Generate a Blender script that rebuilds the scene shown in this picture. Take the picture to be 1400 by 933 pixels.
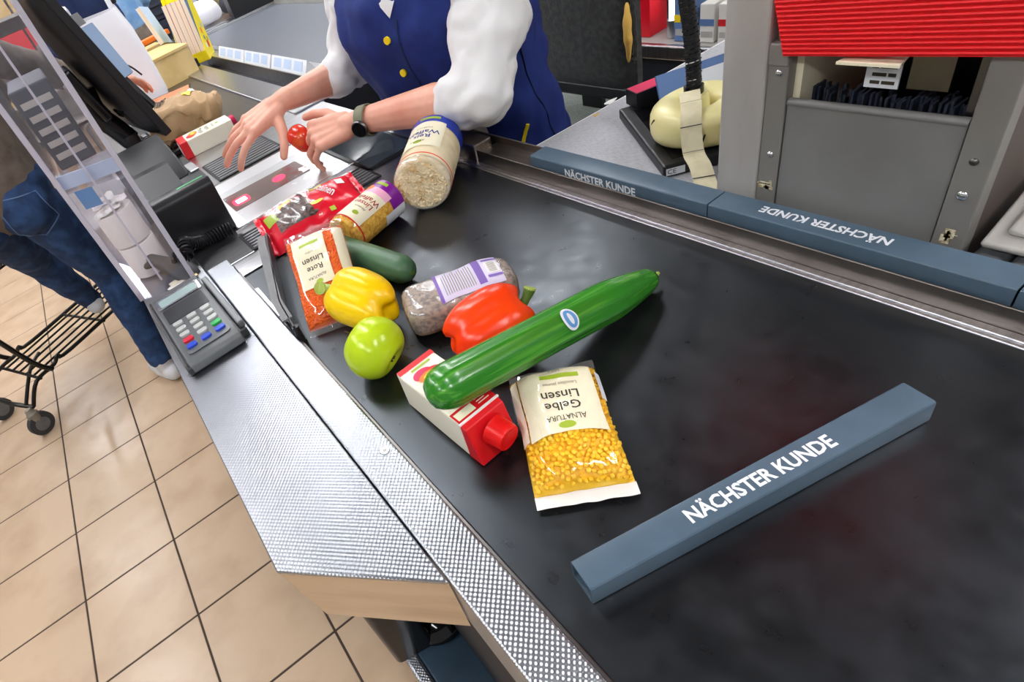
import bpy, bmesh, math, random
from mathutils import Vector, Matrix, noise, Euler
random.seed(7)
R_ = math.radians
SC = bpy.context.scene
for o in list(bpy.data.objects): bpy.data.objects.remove(o)
COL = SC.collection
# ------------------------------------------------------------------ camera
CAMR = [[0.8082615, -0.5405373, 0.2335226], [-0.5018390, -0.4249145, 0.7533958], [-0.3080114, -0.7261316, -0.6147047]]
cd = bpy.data.cameras.new('camera'); cam = bpy.data.objects.new('camera', cd); COL.objects.link(cam)
cd.sensor_fit = 'HORIZONTAL'; cd.sensor_width = 36.0; cd.lens = 36.0 * 787.265 / 1400
cd.shift_x = (700 - 526.128) / 1400; cd.shift_y = -(466.5 - 457.483) / 1400
cd.clip_start = 0.02; cd.clip_end = 200
m = Matrix.Identity(4)
for i in range(3):
    m[i][0] = CAMR[i][0]; m[i][1] = -CAMR[i][1]; m[i][2] = -CAMR[i][2]
m[0][3], m[1][3], m[2][3] = 0, 0, 1.40
cam.matrix_world = m
SC.camera = cam
# ------------------------------------------------------------------ world, exposure
wd = bpy.data.worlds.new('shop_ambient'); SC.world = wd; wd.use_nodes = True
wd.node_tree.nodes['Background'].inputs[0].default_value = (0.97, 0.985, 1.0, 1)
wd.node_tree.nodes['Background'].inputs[1].default_value = 0.38
SC.view_settings.view_transform = 'Standard'; SC.view_settings.look = 'None'
SC.view_settings.gamma = 1.0; SC.view_settings.use_curve_mapping = False
SC.view_settings.exposure = 0.08
SC.cycles.transparent_max_bounces = 32
LAMP_STRENGTH = 27.0

# ------------------------------------------------------------------ materials
def lin(h):
    if not isinstance(h, str): return (*h[:3], 1.0)
    c = [int(h[i:i+2], 16) / 255 for i in (0, 2, 4)]
    return (*[x / 12.92 if x <= .04045 else ((x + .055) / 1.055) ** 2.4 for x in c], 1.0)
MATS = {}
def mat(name, col, rough=.5, metal=0., noise_=None, bump=None, trans=0., coat=0., emit=None, spec=.5, sss=0., sheen=0., dimple=None, stretch=None, alpha=1., ior=1.45, aniso=0., wpos=False):
    mt = bpy.data.materials.new(name); mt.use_nodes = True; MATS[name] = mt
    nt = mt.node_tree; b = nt.nodes['Principled BSDF']; L = nt.links.new
    b.inputs['Base Color'].default_value = lin(col); b.inputs['Roughness'].default_value = rough
    b.inputs['Metallic'].default_value = metal; b.inputs['Specular IOR Level'].default_value = spec
    b.inputs['Transmission Weight'].default_value = trans; b.inputs['Coat Weight'].default_value = coat
    b.inputs['Coat Roughness'].default_value = .08; b.inputs['IOR'].default_value = ior
    b.inputs['Alpha'].default_value = alpha
    if sss: b.inputs['Subsurface Weight'].default_value = sss; b.inputs['Subsurface Radius'].default_value = (.02, .008, .004)
    if sheen: b.inputs['Sheen Weight'].default_value = sheen
    if aniso: b.inputs['Anisotropic'].default_value = aniso
    if emit: b.inputs['Emission Color'].default_value = lin(emit[0]); b.inputs['Emission Strength'].default_value = emit[1]
    tc = None
    def coords(st=None):
        nonlocal tc
        if tc is None: tc = nt.nodes.new('ShaderNodeNewGeometry' if wpos else 'ShaderNodeTexCoord')
        src = tc.outputs['Position' if wpos else 'Object']
        if st is None: return src
        mp = nt.nodes.new('ShaderNodeMapping'); mp.inputs['Scale'].default_value = st
        L(src, mp.inputs['Vector']); return mp.outputs['Vector']
    if noise_:   # (scale, second colour, low, high[, detail])
        n = nt.nodes.new('ShaderNodeTexNoise'); n.inputs['Scale'].default_value = noise_[0]; n.inputs['Detail'].default_value = noise_[4] if len(noise_) > 4 else 5
        L(coords(stretch), n.inputs['Vector'])
        r = nt.nodes.new('ShaderNodeMapRange'); r.inputs['From Min'].default_value = noise_[2]; r.inputs['From Max'].default_value = noise_[3]
        L(n.outputs['Fac'], r.inputs['Value'])
        mx = nt.nodes.new('ShaderNodeMix'); mx.data_type = 'RGBA'
        mx.inputs['A'].default_value = lin(col); mx.inputs['B'].default_value = lin(noise_[1])
        L(r.outputs['Result'], mx.inputs['Factor']); L(mx.outputs['Result'], b.inputs['Base Color'])
    h = None
    if bump:     # (scale, strength, distance)
        n = nt.nodes.new('ShaderNodeTexNoise'); n.inputs['Scale'].default_value = bump[0]; n.inputs['Detail'].default_value = 4
        L(coords(bump[3] if len(bump) > 3 else None), n.inputs['Vector'])
        bp = nt.nodes.new('ShaderNodeBump'); bp.inputs['Strength'].default_value = bump[1]; bp.inputs['Distance'].default_value = bump[2]
        L(n.outputs['Fac'], bp.inputs['Height']); L(bp.outputs['Normal'], b.inputs['Normal'])
    if dimple:   # (pitch, strength, distance) rows of embossed dimples
        sx = nt.nodes.new('ShaderNodeSeparateXYZ'); L(coords(), sx.inputs[0])
        def sn(sock):
            a = nt.nodes.new('ShaderNodeMath'); a.operation = 'MULTIPLY'; a.inputs[1].default_value = 2 * math.pi / dimple[0]; L(sock, a.inputs[0])
            c = nt.nodes.new('ShaderNodeMath'); c.operation = 'SINE'; L(a.outputs[0], c.inputs[0]); return c.outputs[0]
        p = nt.nodes.new('ShaderNodeMath'); p.operation = 'MULTIPLY'; L(sn(sx.outputs['X']), p.inputs[0]); L(sn(sx.outputs['Y']), p.inputs[1])
        bp = nt.nodes.new('ShaderNodeBump'); bp.inputs['Strength'].default_value = dimple[1]; bp.inputs['Distance'].default_value = dimple[2]
        L(p.outputs[0], bp.inputs['Height']); L(bp.outputs['Normal'], b.inputs['Normal'])
    return mt
def film(name, tint='ffffff', gloss=.16, rough=.06, bump=None, milk=0.):
    """thin clear plastic: mostly see-through with a glossy surface"""
    mt = bpy.data.materials.new(name); mt.use_nodes = True; nt = mt.node_tree; nt.nodes.clear(); L = nt.links.new
    o = nt.nodes.new('ShaderNodeOutputMaterial'); t = nt.nodes.new('ShaderNodeBsdfTransparent'); t.inputs[0].default_value = lin(tint)
    g = nt.nodes.new('ShaderNodeBsdfGlossy'); g.inputs['Roughness'].default_value = rough; g.inputs[0].default_value = (1, 1, 1, 1)
    lw = nt.nodes.new('ShaderNodeLayerWeight'); lw.inputs['Blend'].default_value = .5
    pw = nt.nodes.new('ShaderNodeMath'); pw.operation = 'POWER'; pw.inputs[1].default_value = 5; L(lw.outputs['Facing'], pw.inputs[0])
    fr = nt.nodes.new('ShaderNodeMath'); fr.operation = 'MULTIPLY_ADD'; fr.inputs[1].default_value = .9; fr.inputs[2].default_value = .035; L(pw.outputs[0], fr.inputs[0])
    ad = nt.nodes.new('ShaderNodeMath'); ad.operation = 'ADD'; ad.use_clamp = True; ad.inputs[1].default_value = gloss * .5; L(fr.outputs[0], ad.inputs[0])
    mx = nt.nodes.new('ShaderNodeMixShader'); L(ad.outputs[0], mx.inputs[0]); L(t.outputs[0], mx.inputs[1]); L(g.outputs[0], mx.inputs[2]); L(mx.outputs[0], o.inputs[0])
    if bump:
        tc = nt.nodes.new('ShaderNodeTexCoord'); n = nt.nodes.new('ShaderNodeTexNoise'); n.inputs['Scale'].default_value = bump[0]; L(tc.outputs['Object'], n.inputs['Vector'])
        bp = nt.nodes.new('ShaderNodeBump'); bp.inputs['Strength'].default_value = bump[1]; bp.inputs['Distance'].default_value = bump[2]
        L(n.outputs['Fac'], bp.inputs['Height']); L(bp.outputs['Normal'], g.inputs['Normal'])
    if milk:
        df = nt.nodes.new('ShaderNodeBsdfDiffuse'); df.inputs[0].default_value = (.9, .9, .9, 1); m2 = nt.nodes.new('ShaderNodeMixShader'); m2.inputs[0].default_value = milk
        L(t.outputs[0], m2.inputs[1]); L(df.outputs[0], m2.inputs[2]); L(m2.outputs[0], mx.inputs[1])
    MATS[name] = mt; return mt

# ------------------------------------------------------------------ geometry helpers: each returns (verts, faces)
def V(*a): return Vector(a[0] if len(a) == 1 else a)
def box(x0, x1, y0, y1, z0, z1):
    v = [(x, y, z) for x in (x0, x1) for y in (y0, y1) for z in (z0, z1)]
    return v, [(0, 1, 3, 2), (4, 6, 7, 5), (0, 4, 5, 1), (2, 3, 7, 6), (0, 2, 6, 4), (1, 5, 7, 3)]
def merge(*gs):
    v, f = [], []
    for g in gs:
        n = len(v); v += list(g[0]); f += [tuple(i + n for i in q) for q in g[1]]
    return v, f
def xf(g, M): return [tuple(M @ Vector(p)) for p in g[0]], g[1]
def place(loc=(0, 0, 0), rz=0, rx=0, ry=0, s=1): return Matrix.Translation(loc) @ Euler((rx, ry, rz)).to_matrix().to_4x4() @ Matrix.Scale(s, 4)
def frame(d, up=(0, 0, 1)):
    d = Vector(d).normalized(); up = Vector(up)
    if abs(d.dot(up)) > .97: up = Vector((0, 1, 0)) if abs(d.y) < .9 else Vector((1, 0, 0))
    x = up.cross(d).normalized(); y = d.cross(x); return x, y, d
def loft(rings, cap=True, closed=True):
    v = [tuple(p) for r in rings for p in r]; n = len(rings[0]); f = []
    for i in range(len(rings) - 1):
        for j in range(n if closed else n - 1):
            k = (j + 1) % n; f.append((i*n + j, i*n + k, (i+1)*n + k, (i+1)*n + j))
    if cap and closed: f.append(tuple(range(n))[::-1]); f.append(tuple((len(rings)-1)*n + j for j in range(n)))
    return v, f
def ring(c, x, y, rx, ry, n, a0=0): return [tuple(Vector(c) + Vector(x)*rx*math.cos(a0 + 2*math.pi*j/n) + Vector(y)*ry*math.sin(a0 + 2*math.pi*j/n)) for j in range(n)]
def cyl(p0, p1, r, n=24, r2=None):
    x, y, d = frame(Vector(p1) - Vector(p0)); r2 = r if r2 is None else r2
    return loft([ring(p0, x, y, r, r, n), ring(p1, x, y, r2, r2, n)])
def smooth_path(pts, k=6):
    P = [Vector(p) for p in pts]; out = []
    for i in range(len(P) - 1):
        a = P[max(i-1, 0)]; b = P[i]; c = P[i+1]; d = P[min(i+2, len(P)-1)]
        for j in range(k):
            t = j / k; out.append(.5*((2*b) + (c - a)*t + (2*a - 5*b + 4*c - d)*t*t + (3*b - a - 3*c + d)*t**3))
    out.append(P[-1]); return out
def tube(path, r, n=10, flat=1.0, up=(0, 0, 1), cap=True):
    P = [Vector(p) for p in path]; rings = []; x = None
    for i, p in enumerate(P):
        d = (P[min(i+1, len(P)-1)] - P[max(i-1, 0)]).normalized()
        if x is None: x, y, _ = frame(d, up)
        else: x = (x - d*x.dot(d)).normalized(); y = d.cross(x)
        rr = r[i] if isinstance(r, (list, tuple)) else r
        rings.append(ring(p, x, y, rr, rr*flat, n))
    return loft(rings, cap)
def lathe(prof, n=32, cap=True): return loft([[(r*math.cos(2*math.pi*j/n), r*math.sin(2*math.pi*j/n), z) for j in range(n)] for r, z in prof], cap)
def prism(poly, z0, z1):
    n = len(poly); v = [(x, y, z0) for x, y in poly] + [(x, y, z1) for x, y in poly]
    return v, [tuple(range(n))[::-1], tuple(range(n, 2*n))] + [(i, (i+1) % n, (i+1) % n + n, i + n) for i in range(n)]
def grid(fn, u0, u1, v0, v1, nu, nv):
    v = [tuple(fn(u0 + (u1-u0)*i/nu, v0 + (v1-v0)*j/nv)) for i in range(nu+1) for j in range(nv+1)]
    return v, [(i*(nv+1)+j, (i+1)*(nv+1)+j, (i+1)*(nv+1)+j+1, i*(nv+1)+j+1) for i in range(nu) for j in range(nv)]
def sphere(c, rx, ry=None, rz=None, n=16, m_=10):
    ry = rx if ry is None else ry; rz = rx if rz is None else rz
    g = lathe([(math.sin(math.pi*i/m_) if 0 < i < m_ else 1e-4, -math.cos(math.pi*i/m_)) for i in range(m_+1)], n)
    return [(c[0]+x*rx, c[1]+y*ry, c[2]+z*rz) for x, y, z in g[0]], g[1]
def capsule(p0, p1, r0, r1, n=14):
    p0, p1 = Vector(p0), Vector(p1); x, y, d = frame(p1 - p0); rr = []
    for k in range(5): a = math.pi/2*(1 - k/4); rr.append(ring(p0 - d*r0*math.sin(a), x, y, max(r0*math.cos(a), 1e-4), max(r0*math.cos(a), 1e-4), n))
    for k in range(5): a = math.pi/2*k/4; rr.append(ring(p1 + d*r1*math.sin(a), x, y, max(r1*math.cos(a), 1e-4), max(r1*math.cos(a), 1e-4), n))
    return loft(rr)
def rpoly(pts, r, k=4):
    """polygon with rounded corners"""
    out = []; n = len(pts)
    for i in range(n):
        p = Vector(pts[i]).to_2d(); a = (Vector(pts[i-1]).to_2d() - p).normalized(); b = (Vector(pts[(i+1) % n]).to_2d() - p).normalized()
        for j in range(k+1):
            t = j/k; out.append(tuple(p + a*r*(1-t)**2 + b*r*t**2))
    return out
# ------------------------------------------------------------------ objects
MW = {}
def _mw(p): return MW[p.name] if p is not None else Matrix.Identity(4)
def obj(name, g, mt, parent=None, space='w', smooth=False, bevel=0, segs=2, kind=None, label=None, group=None, cat=None, sharp=40):
    me = bpy.data.meshes.new(name); vs, fs = g
    P = _mw(parent)
    if space == 'w' and parent is not None:
        I = P.inverted(); vs = [tuple(I @ Vector(p)) for p in vs]
    me.from_pydata([tuple(p) for p in vs], [], [list(q) for q in fs]); me.validate()
    bm = bmesh.new(); bm.from_mesh(me); bmesh.ops.recalc_face_normals(bm, faces=bm.faces)
    if bevel:
        es = [e for e in bm.edges if len(e.link_faces) == 2 and e.calc_face_angle(0) > R_(30)]
        bmesh.ops.bevel(bm, geom=es, offset=bevel, segments=segs, affect='EDGES', profile=.5, clamp_overlap=True)
    bm.to_mesh(me); bm.free()
    if smooth:
        me.polygons.foreach_set('use_smooth', [True]*len(me.polygons)); me.set_sharp_from_angle(angle=R_(sharp))
    me.materials.append(MATS[mt] if isinstance(mt, str) else mt)
    o = bpy.data.objects.new(name, me); COL.objects.link(o)
    if parent is not None: o.parent = parent
    MW[o.name] = P.copy()
    return tag(o, label, cat, group, kind)
def raw(name, me, mt, parent, smooth=True):
    if smooth: me.polygons.foreach_set('use_smooth', [True]*len(me.polygons))
    me.materials.clear(); me.materials.append(MATS[mt]); o = bpy.data.objects.new(name, me); COL.objects.link(o)
    if parent is not None:
        o.parent = parent; me.transform(_mw(parent).inverted())
    MW[o.name] = _mw(parent).copy(); return o
def tag(o, label=None, cat=None, group=None, kind=None):
    if label: o['label'] = label
    if cat: o['category'] = cat
    if group: o['group'] = group
    if kind: o['kind'] = kind
    return o
def thing(name, label, cat, loc=(0, 0, 0), rz=0, rx=0, ry=0, group=None):
    o = bpy.data.objects.new(name, None); COL.objects.link(o); o.empty_display_size = .02
    o.location = loc; o.rotation_euler = (rx, ry, rz); o.rotation_mode = 'XYZ'
    MW[o.name] = Matrix.Translation(loc) @ Euler((rx, ry, rz)).to_matrix().to_4x4()
    return tag(o, label, cat, group)
def thing_m(name, label, cat, M, group=None):
    o = bpy.data.objects.new(name, None); COL.objects.link(o); o.empty_display_size = .02
    o.matrix_world = M; MW[o.name] = M.copy(); return tag(o, label, cat, group)
def shared(name, src, loc, parent, rot=None):
    """a further copy of an alike piece, sharing mesh data"""
    o = src.copy(); o.name = name; COL.objects.link(o); o.parent = parent; o.location = loc
    if rot is not None: o.rotation_euler = rot
    return o
_tx = {}
def text2d(s, bold=0.0, font_sp=1.0):
    key = (s, bold, font_sp)
    if key not in _tx:
        c = bpy.data.curves.new('t', 'FONT'); c.body = s; c.align_x = 'CENTER'; c.align_y = 'CENTER'; c.size = 1; c.resolution_u = 2; c.offset = bold; c.space_character = font_sp
        o = bpy.data.objects.new('t', c); me = o.to_mesh()
        _tx[key] = ([tuple(v.co) for v in me.vertices], [tuple(p.vertices) for p in me.polygons]); o.to_mesh_clear(); bpy.data.objects.remove(o); bpy.data.curves.remove(c)
    return _tx[key]
def on_surf(S, u, v, eps):
    h = 1e-4; p = Vector(S(u, v)); a = Vector(S(u+h, v)) - Vector(S(u-h, v)); b = Vector(S(u, v+h)) - Vector(S(u, v-h))
    n = a.cross(b)
    n = n.normalized() if n.length > 0 else Vector((0, 0, 1))
    return p + n*eps
def text_on(name, parent, S, s, cu, cv, size, mt, rot=0, eps=.0006, squash=1., bold=0., space='l', maxw=None):
    v, f = text2d(s, bold)
    k = size
    if maxw:
        w = (max(p[0] for p in v) - min(p[0] for p in v)) * size
        if w > maxw: squash = maxw / w
    c, sn = math.cos(rot), math.sin(rot)
    pts = []
    for x, y, z in v:
        x, y = x*k*squash, y*k
        pts.append(tuple(on_surf(S, cu + c*x - sn*y, cv + sn*x + c*y, eps)))
    return obj(name, (pts, f), mt, parent, space)
def decal(name, parent, S, u0, u1, v0, v1, mt, eps=.0004, nu=16, nv=16, space='l', shape=None):
    """a printed patch laid on a surface; shape(s,t) in -1..1 may trim it to an ellipse"""
    if shape == 'ell':
        cu, cv, a, b = (u0+u1)/2, (v0+v1)/2, (u1-u0)/2, (v1-v0)/2
        rings = [[tuple(on_surf(S, cu + a*r*math.cos(t*math.pi/12), cv + b*r*math.sin(t*math.pi/12), eps)) for t in range(24)] for r in (.02, .35, .7, 1)]
        return obj(name, loft(rings, cap=False), mt, parent, space, smooth=True)
    return obj(name, grid(lambda u, v: on_surf(S, u, v, eps), u0, u1, v0, v1, nu, nv), mt, parent, space, smooth=True)
def plane_S(o, ux, vy):
    o, ux, vy = Vector(o), Vector(ux).normalized(), Vector(vy).normalized()
    return lambda u, v: o + ux*u + vy*v
def blob(parts, voxel, sm=6, fold=None):
    """one continuous skin over overlapping forms"""
    g = merge(*parts); me = bpy.data.meshes.new('b'); me.from_pydata([tuple(p) for p in g[0]], [], [list(q) for q in g[1]])
    bm = bmesh.new(); bm.from_mesh(me); bmesh.ops.recalc_face_normals(bm, faces=bm.faces); bm.to_mesh(me); bm.free()
    o = bpy.data.objects.new('b', me); COL.objects.link(o)
    r = o.modifiers.new('r', 'REMESH'); r.mode = 'VOXEL'; r.voxel_size = voxel
    s = o.modifiers.new('s', 'SMOOTH'); s.factor = .5; s.iterations = sm
    dg = bpy.context.evaluated_depsgraph_get(); out = bpy.data.meshes.new_from_object(o.evaluated_get(dg))
    bpy.data.objects.remove(o)
    if fold:
        co = [v.co.copy() for v in out.vertices]; nn = [v.normal.copy() for v in out.vertices]
        for v, c, n in zip(out.vertices, co, nn): v.co = c + n*fold(c)
    return out
# ------------------------------------------------------------------ palette
mat('belt', '0b0b0d', .35, noise_=(26, '1c1b1d', .42, .8, 9), bump=(45, .05, .002), spec=1.0, stretch=(1, .5, 1))
mat('steel_dimple', 'b3b6bb', .33, 1, dimple=(.0062, .28, .0012), noise_=(6, '9a9da4', .35, .8))
mat('steel', 'c4c4c6', .28, 1, noise_=(14, 'aeaeb2', .4, .7), stretch=(1, 14, 1))
mat('steel_bright', 'dadadc', .2, 1, bump=(6, .06, .01))
mat('steel_plate', 'dcdcde', .36, 1, bump=(6, .06, .01))
mat('steel_brown', '857c75', .34, 1, noise_=(10, '6f6760', .4, .7), stretch=(8, 1, 1))
mat('steel_dark', '6d6a68', .35, 1)
mat('steel_fascia', 'd6c4ab', .36, .75, noise_=(5, 'bfa98c', .45, .75), stretch=(1, 1, 6))
mat('tile', 'c9ae92', .26, noise_=(5.5, 'b3967a', .45, .85, 10), bump=(90, .05, .002), wpos=True)
mat('grout', '45382f', .8)
mat('ceiling', '5c5d60', .9)
mat('wall', 'c8c4bc', .8)
mat('lamp_white', 'e8e8e8', .4)
mat('navy_deck', '1f3444', .55, noise_=(12, '2a4152', .4, .7))
mat('black_metal', '141416', .22, .3)
mat('black_plastic', '17171a', .42, bump=(300, .05, .001))
mat('black_gloss', '0a0a0c', .08)
mat('dark_grey', '3a3b3e', .5)
mat('mid_grey', '6f6f70', .5, noise_=(20, '646465', .4, .7))
mat('panel_grey', '7f7e7c', .45, .1, noise_=(9, '706e6b', .4, .75))
mat('frame_grey', '8a8782', .4, .25, noise_=(9, '7d7974', .4, .75))
mat('post_grey', 'c2bfbb', .4, .2, noise_=(6, '8c8780', .4, .75), stretch=(1, 1, .25))
mat('light_grey', 'aeaba6', .5, noise_=(9, 'a09c96', .4, .7))
mat('divider_blue', '485a68', .36, noise_=(25, '506374', .4, .8))
mat('print_white', 'dfe2e6', .5)
mat('red_flap', 'e4141c', .38)
mat('red', 'd5141d', .35)
mat('red_cap', 'e2100f', .32)
mat('bristle', '1d2230', .7, noise_=(90, '3a4150', .4, .7), stretch=(1, 6, 1))
mat('cream', 'efe6c8', .5)
mat('cream2', 'f3ecd6', .45)
mat('paper_white', 'f2f0ec', .6)
mat('ink', '3b3226', .6)
mat('ink_grey', '8d8672', .6)
mat('ink_red', 'a5202b', .6)
mat('ink_blue', '1b2c86', .6)
mat('leaf_green', '9db32c', .5)
mat('lilac', 'cdbfe0', .45)
mat('violet', '7d5cb0', .45)
mat('purple', '7c1290', .3)
mat('pink', 'eba9c4', .4)
mat('cobalt', '1b37a8', .3)
mat('orange', 'f07a1e', .4)
mat('yellow_print', 'f2d021', .4)
mat('magenta', 'cf1750', .4)
mat('lentil_yellow', 'ffd02e', .45, noise_=(60, 'f8bd1c', .35, .7))
mat('lentil_red', 'fb7a22', .45, noise_=(60, 'f26414', .35, .7))
mat('linseed', '9c8068', .55, noise_=(150, '5c4434', .44, .62, 2), bump=(230, .5, .002))
mat('rice_cake', 'f6e4bf', .8, noise_=(70, 'dcb878', .48, .72), bump=(110, .8, .006))
mat('corn_cake', 'f2c053', .75, noise_=(110, 'd7982c', .45, .65), bump=(140, 1.0, .006))
mat('raisin', '6b5148', .5, noise_=(50, '3a2d2b', .4, .6), bump=(80, .6, .006))
mat('rosin_red', 'd4142b', .25, bump=(14, .25, .01))
mat('pepper_yellow', 'f9cd00', .28, noise_=(9, 'f5b800', .45, .8))
mat('pepper_red', 'f4430a', .26, noise_=(9, 'ec2f04', .4, .75))
mat('stem_green', '9db548', .5, noise_=(40, 'bcc873', .4, .7))
mat('stem_dark', '4f6a25', .5)
mat('apple_green', 'b4d018', .22, noise_=(14, 'c9dc34', .4, .75))
mat('apple_red', 'd0301a', .25, noise_=(16, 'e28a35', .52, .75), coat=.2, stretch=(1, 1, .4))
mat('brown', '3a2a1c', .7)
mat('cucumber', '2a7a1c', .26, noise_=(150, '5fa838', .50, .74), stretch=(1, 1, .035), coat=.3, bump=(60, .25, .004, (1, 1, .15)))
mat('zucchini', '45694a', .4, noise_=(30, '577a52', .4, .75), stretch=(1, 1, .2), bump=(50, .2, .003))
mat('sticker_blue', '5d93c8', .35)
mat('kraft', 'bb9a72', .75, noise_=(11, 'a5855d', .4, .75), bump=(26, .5, .01))
mat('skin', 'e0a68e', .5, sss=.12, noise_=(14, 'd68f78', .4, .75), bump=(120, .12, .002))
mat('skin_red', 'dd8d78', .5, sss=.12, noise_=(14, 'd0705f', .4, .75))
mat('shirt_white', 'dcdad9', .8, bump=(160, .08, .002))
mat('vest_blue', '14276a', .8, noise_=(25, '1a3078', .4, .7), bump=(220, .08, .002), sheen=.0)
mat('button_yellow', 'f6d81c', .35)
mat('worn_paint', 'd9cfb4', .8, noise_=(200, '9c8a60', .4, .6))
mat('watch_strap', '76785f', .6)
mat('chair_fabric', '262726', .9, noise_=(60, '3a3b37', .4, .7), bump=(180, .4, .004), sheen=.15)
mat('seat_fabric', '747b74', .9, noise_=(120, '484e4a', .4, .7), stretch=(1, 6, 1), bump=(180, .4, .004))
mat('foam', 'd9ad55', .9, bump=(70, .6, .006))
mat('tape_cream', 'e2d89a', .42, noise_=(7, 'd0b24f', .5, .8), coat=.2, bump=(16, .2, .006))
mat('tape_mark', '22211d', .6)
mat('strap_cream', 'd8cfae', .6, noise_=(40, 'c5bb98', .4, .7))
mat('desk_grey', 'b2b2b6', .45, noise_=(90, '9c9ca1', .4, .65), stretch=(6, 1, 1))
mat('denim', '1d3457', .85, noise_=(22, '2f4f7c', .42, .72), bump=(200, .15, .003))
mat('denim_light', '6f9bcb', .85, noise_=(12, '9cc0e2', .4, .75))
mat('navy_cloth', '13254d', .85)
mat('sweater', '72665c', .9, noise_=(18, '5c5148', .4, .75), bump=(160, .3, .004))
mat('sweater_grey', 'a39a92', .9, noise_=(18, '8c837c', .4, .75))
mat('hair', '54402e', .7)
mat('hair_grey', '9a938a', .7)
mat('trouser', '1a1c22', .85)
mat('shoe_white', 'd3d3d6', .6)
mat('wire', '2a2723', .35, .6)
mat('rubber', '3a3a3c', .7)
mat('caster_grey', '8b8579', .45, .3)
mat('term_grey', '66696b', .4, .15)
mat('term_dark', '2c2e30', .4)
mat('lcd', '9fb3b1', .25)
mat('key_grey', 'b6b8b6', .45)
mat('key_red', 'd5253a', .4)
mat('key_green', '27a552', .4)
mat('key_blue', '2447c4', .4)
mat('wood', 'd9bd82', .6, noise_=(8, 'c7a565', .4, .7), stretch=(1, 12, 1))
mat('white_bag', 'e6e6ec', .5)
mat('screen_glass', '8fa6c4', .15, .1)
mat('led_red', 'ff2a4a', .4, emit=('ff1638', 5))
mat('led_white', 'ffe0d8', .4, emit=('ffc8c0', 9))
mat('scan_glass', '9a8c88', .18, noise_=(11, 'a8454e', .48, .68), spec=.8)  # red mottling paints reddish reflections into the glass colour
mat('scale_glass', '39434c', .08)
mat('roll_paper', 'ece9e6', .7)
mat('red_crate', 'd21226', .35)
mat('carton_red', 'c81b28', .5)
mat('carton_blue', '5b78a8', .5)
mat('carton_white', 'dfdcd6', .5)
mat('tube_light', 'ffffff', .4, emit=('f6faff', 5))
mat('navy_panel', '0d131d', .6)
mat('green_led', '3fae6a', .4)
mat('vent', '77777b', .4, .8)
mat('vent_dark', '1b1b1e', .7)
mat('label_blue', 'b9cbe4', .5)
mat('acrylic_edge', 'd5d2de', .12, trans=.35, ior=1.2)
mat('comic_yellow', 'f2dd19', .4)
mat('book_paper', 'e5d3bd', .7, noise_=(4, 'd6c0a6', .4, .7), stretch=(40, 1, 1))
mat('meat_label', 'dd8a5c', .4)
mat('shelf_goods', '4a4d55', .6)
film('acrylic', 'fbfafc', .02, .02)
film('bag_film', 'ffffff', .06, .12, bump=(26, .28, .02))
film('bag_film_milky', 'ffffff', .08, .2, bump=(26, .25, .02), milk=.16)
film('bag_film_soft', 'ffffff', .04, .25, bump=(22, .3, .02))
film('plate_film', 'ffffff', .10, .10, bump=(14, .22, .02))
film('bag_film_fine', 'f8f8f8', .14, .12, bump=(30, .5, .02), milk=.12)
film('smoke_film', 'c8ccd2', .2, .05)
mat('dark_crate', '2c3442', .5); mat('pale_violet', 'b3aec4', .7); mat('mid_belt', '5c6068', .35)
mat('bag_seal_white', 'e9e6e0', .35)
mat('smoked_plastic', '0d0e11', .45, spec=.3)
mat('cream2_film', 'ead9b4', .35, noise_=(30, 'd8c294', .4, .7), bump=(20, .3, .006))
mat('lilac_paper', 'd9d0e8', .3, bump=(18, .25, .006))
MATS['belt'].node_tree.nodes['Principled BSDF'].inputs['Specular Tint'].default_value = (.80, .90, 1.0, 1)  # bluish cast of the lamp sheen put into the belt's specular colour
nt_ = MATS['belt'].node_tree   # belt roughness varies with wear
n1 = nt_.nodes.new('ShaderNodeTexNoise'); n1.inputs['Scale'].default_value = 42; n1.inputs['Detail'].default_value = 10
g1 = nt_.nodes.new('ShaderNodeNewGeometry'); nt_.links.new(g1.outputs['Position'], n1.inputs['Vector'])
r1 = nt_.nodes.new('ShaderNodeMapRange'); r1.inputs['From Min'].default_value = .3; r1.inputs['From Max'].default_value = .7; r1.inputs['To Min'].default_value = .27; r1.inputs['To Max'].default_value = .36
nt_.links.new(n1.outputs['Fac'], r1.inputs['Value']); nt_.links.new(r1.outputs['Result'], nt_.nodes['Principled BSDF'].inputs['Roughness'])
mat('denim_seam', '5a7299', .8)
# ------------------------------------------------------------------ ceiling lamps (the shop's light)
def ceiling_lamp(x, y, ln=1.5, wd_=.22, label='', along='y'):
    t = thing('ceiling_lamp', label, 'lamp', (x, y, 3.08), rz=0 if along == 'y' else R_(90), group='long fluorescent ceiling lamps')
    obj('lamp_housing', box(-wd_/2-.03, wd_/2+.03, -ln/2-.03, ln/2+.03, .02, .12), 'lamp_white', t, 'l', bevel=.008)
    obj('lamp_diffuser', box(-wd_/2, wd_/2, -ln/2, ln/2, -.005, .022), 'lamp_glow', t, 'l')
    return t
mat('lamp_glow', 'ffffff', .5, emit=('fbfcff', LAMP_STRENGTH))
ORD = ('first', 'second', 'third', 'fourth', 'fifth')
for i, (x, rown, ys) in enumerate(((-1.9, 'over the customer aisle', (-1.6, .6, 2.8, 5.0, 7.2)), (.25, 'over the checkout belt', (-1.4, 2.3, 4.6, 6.8)), (1.95, 'behind the cashier', (-1.4, 3.2, 5.4)), (2.65, 'over the next lane', (-1.4, 3.5, 5.8)))):
    for j, y in enumerate(ys):
        ceiling_lamp(x, y, wd_=.26, label='white fluorescent ceiling lamp %s, %s from the entrance' % (rown, ORD[j]))
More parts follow.
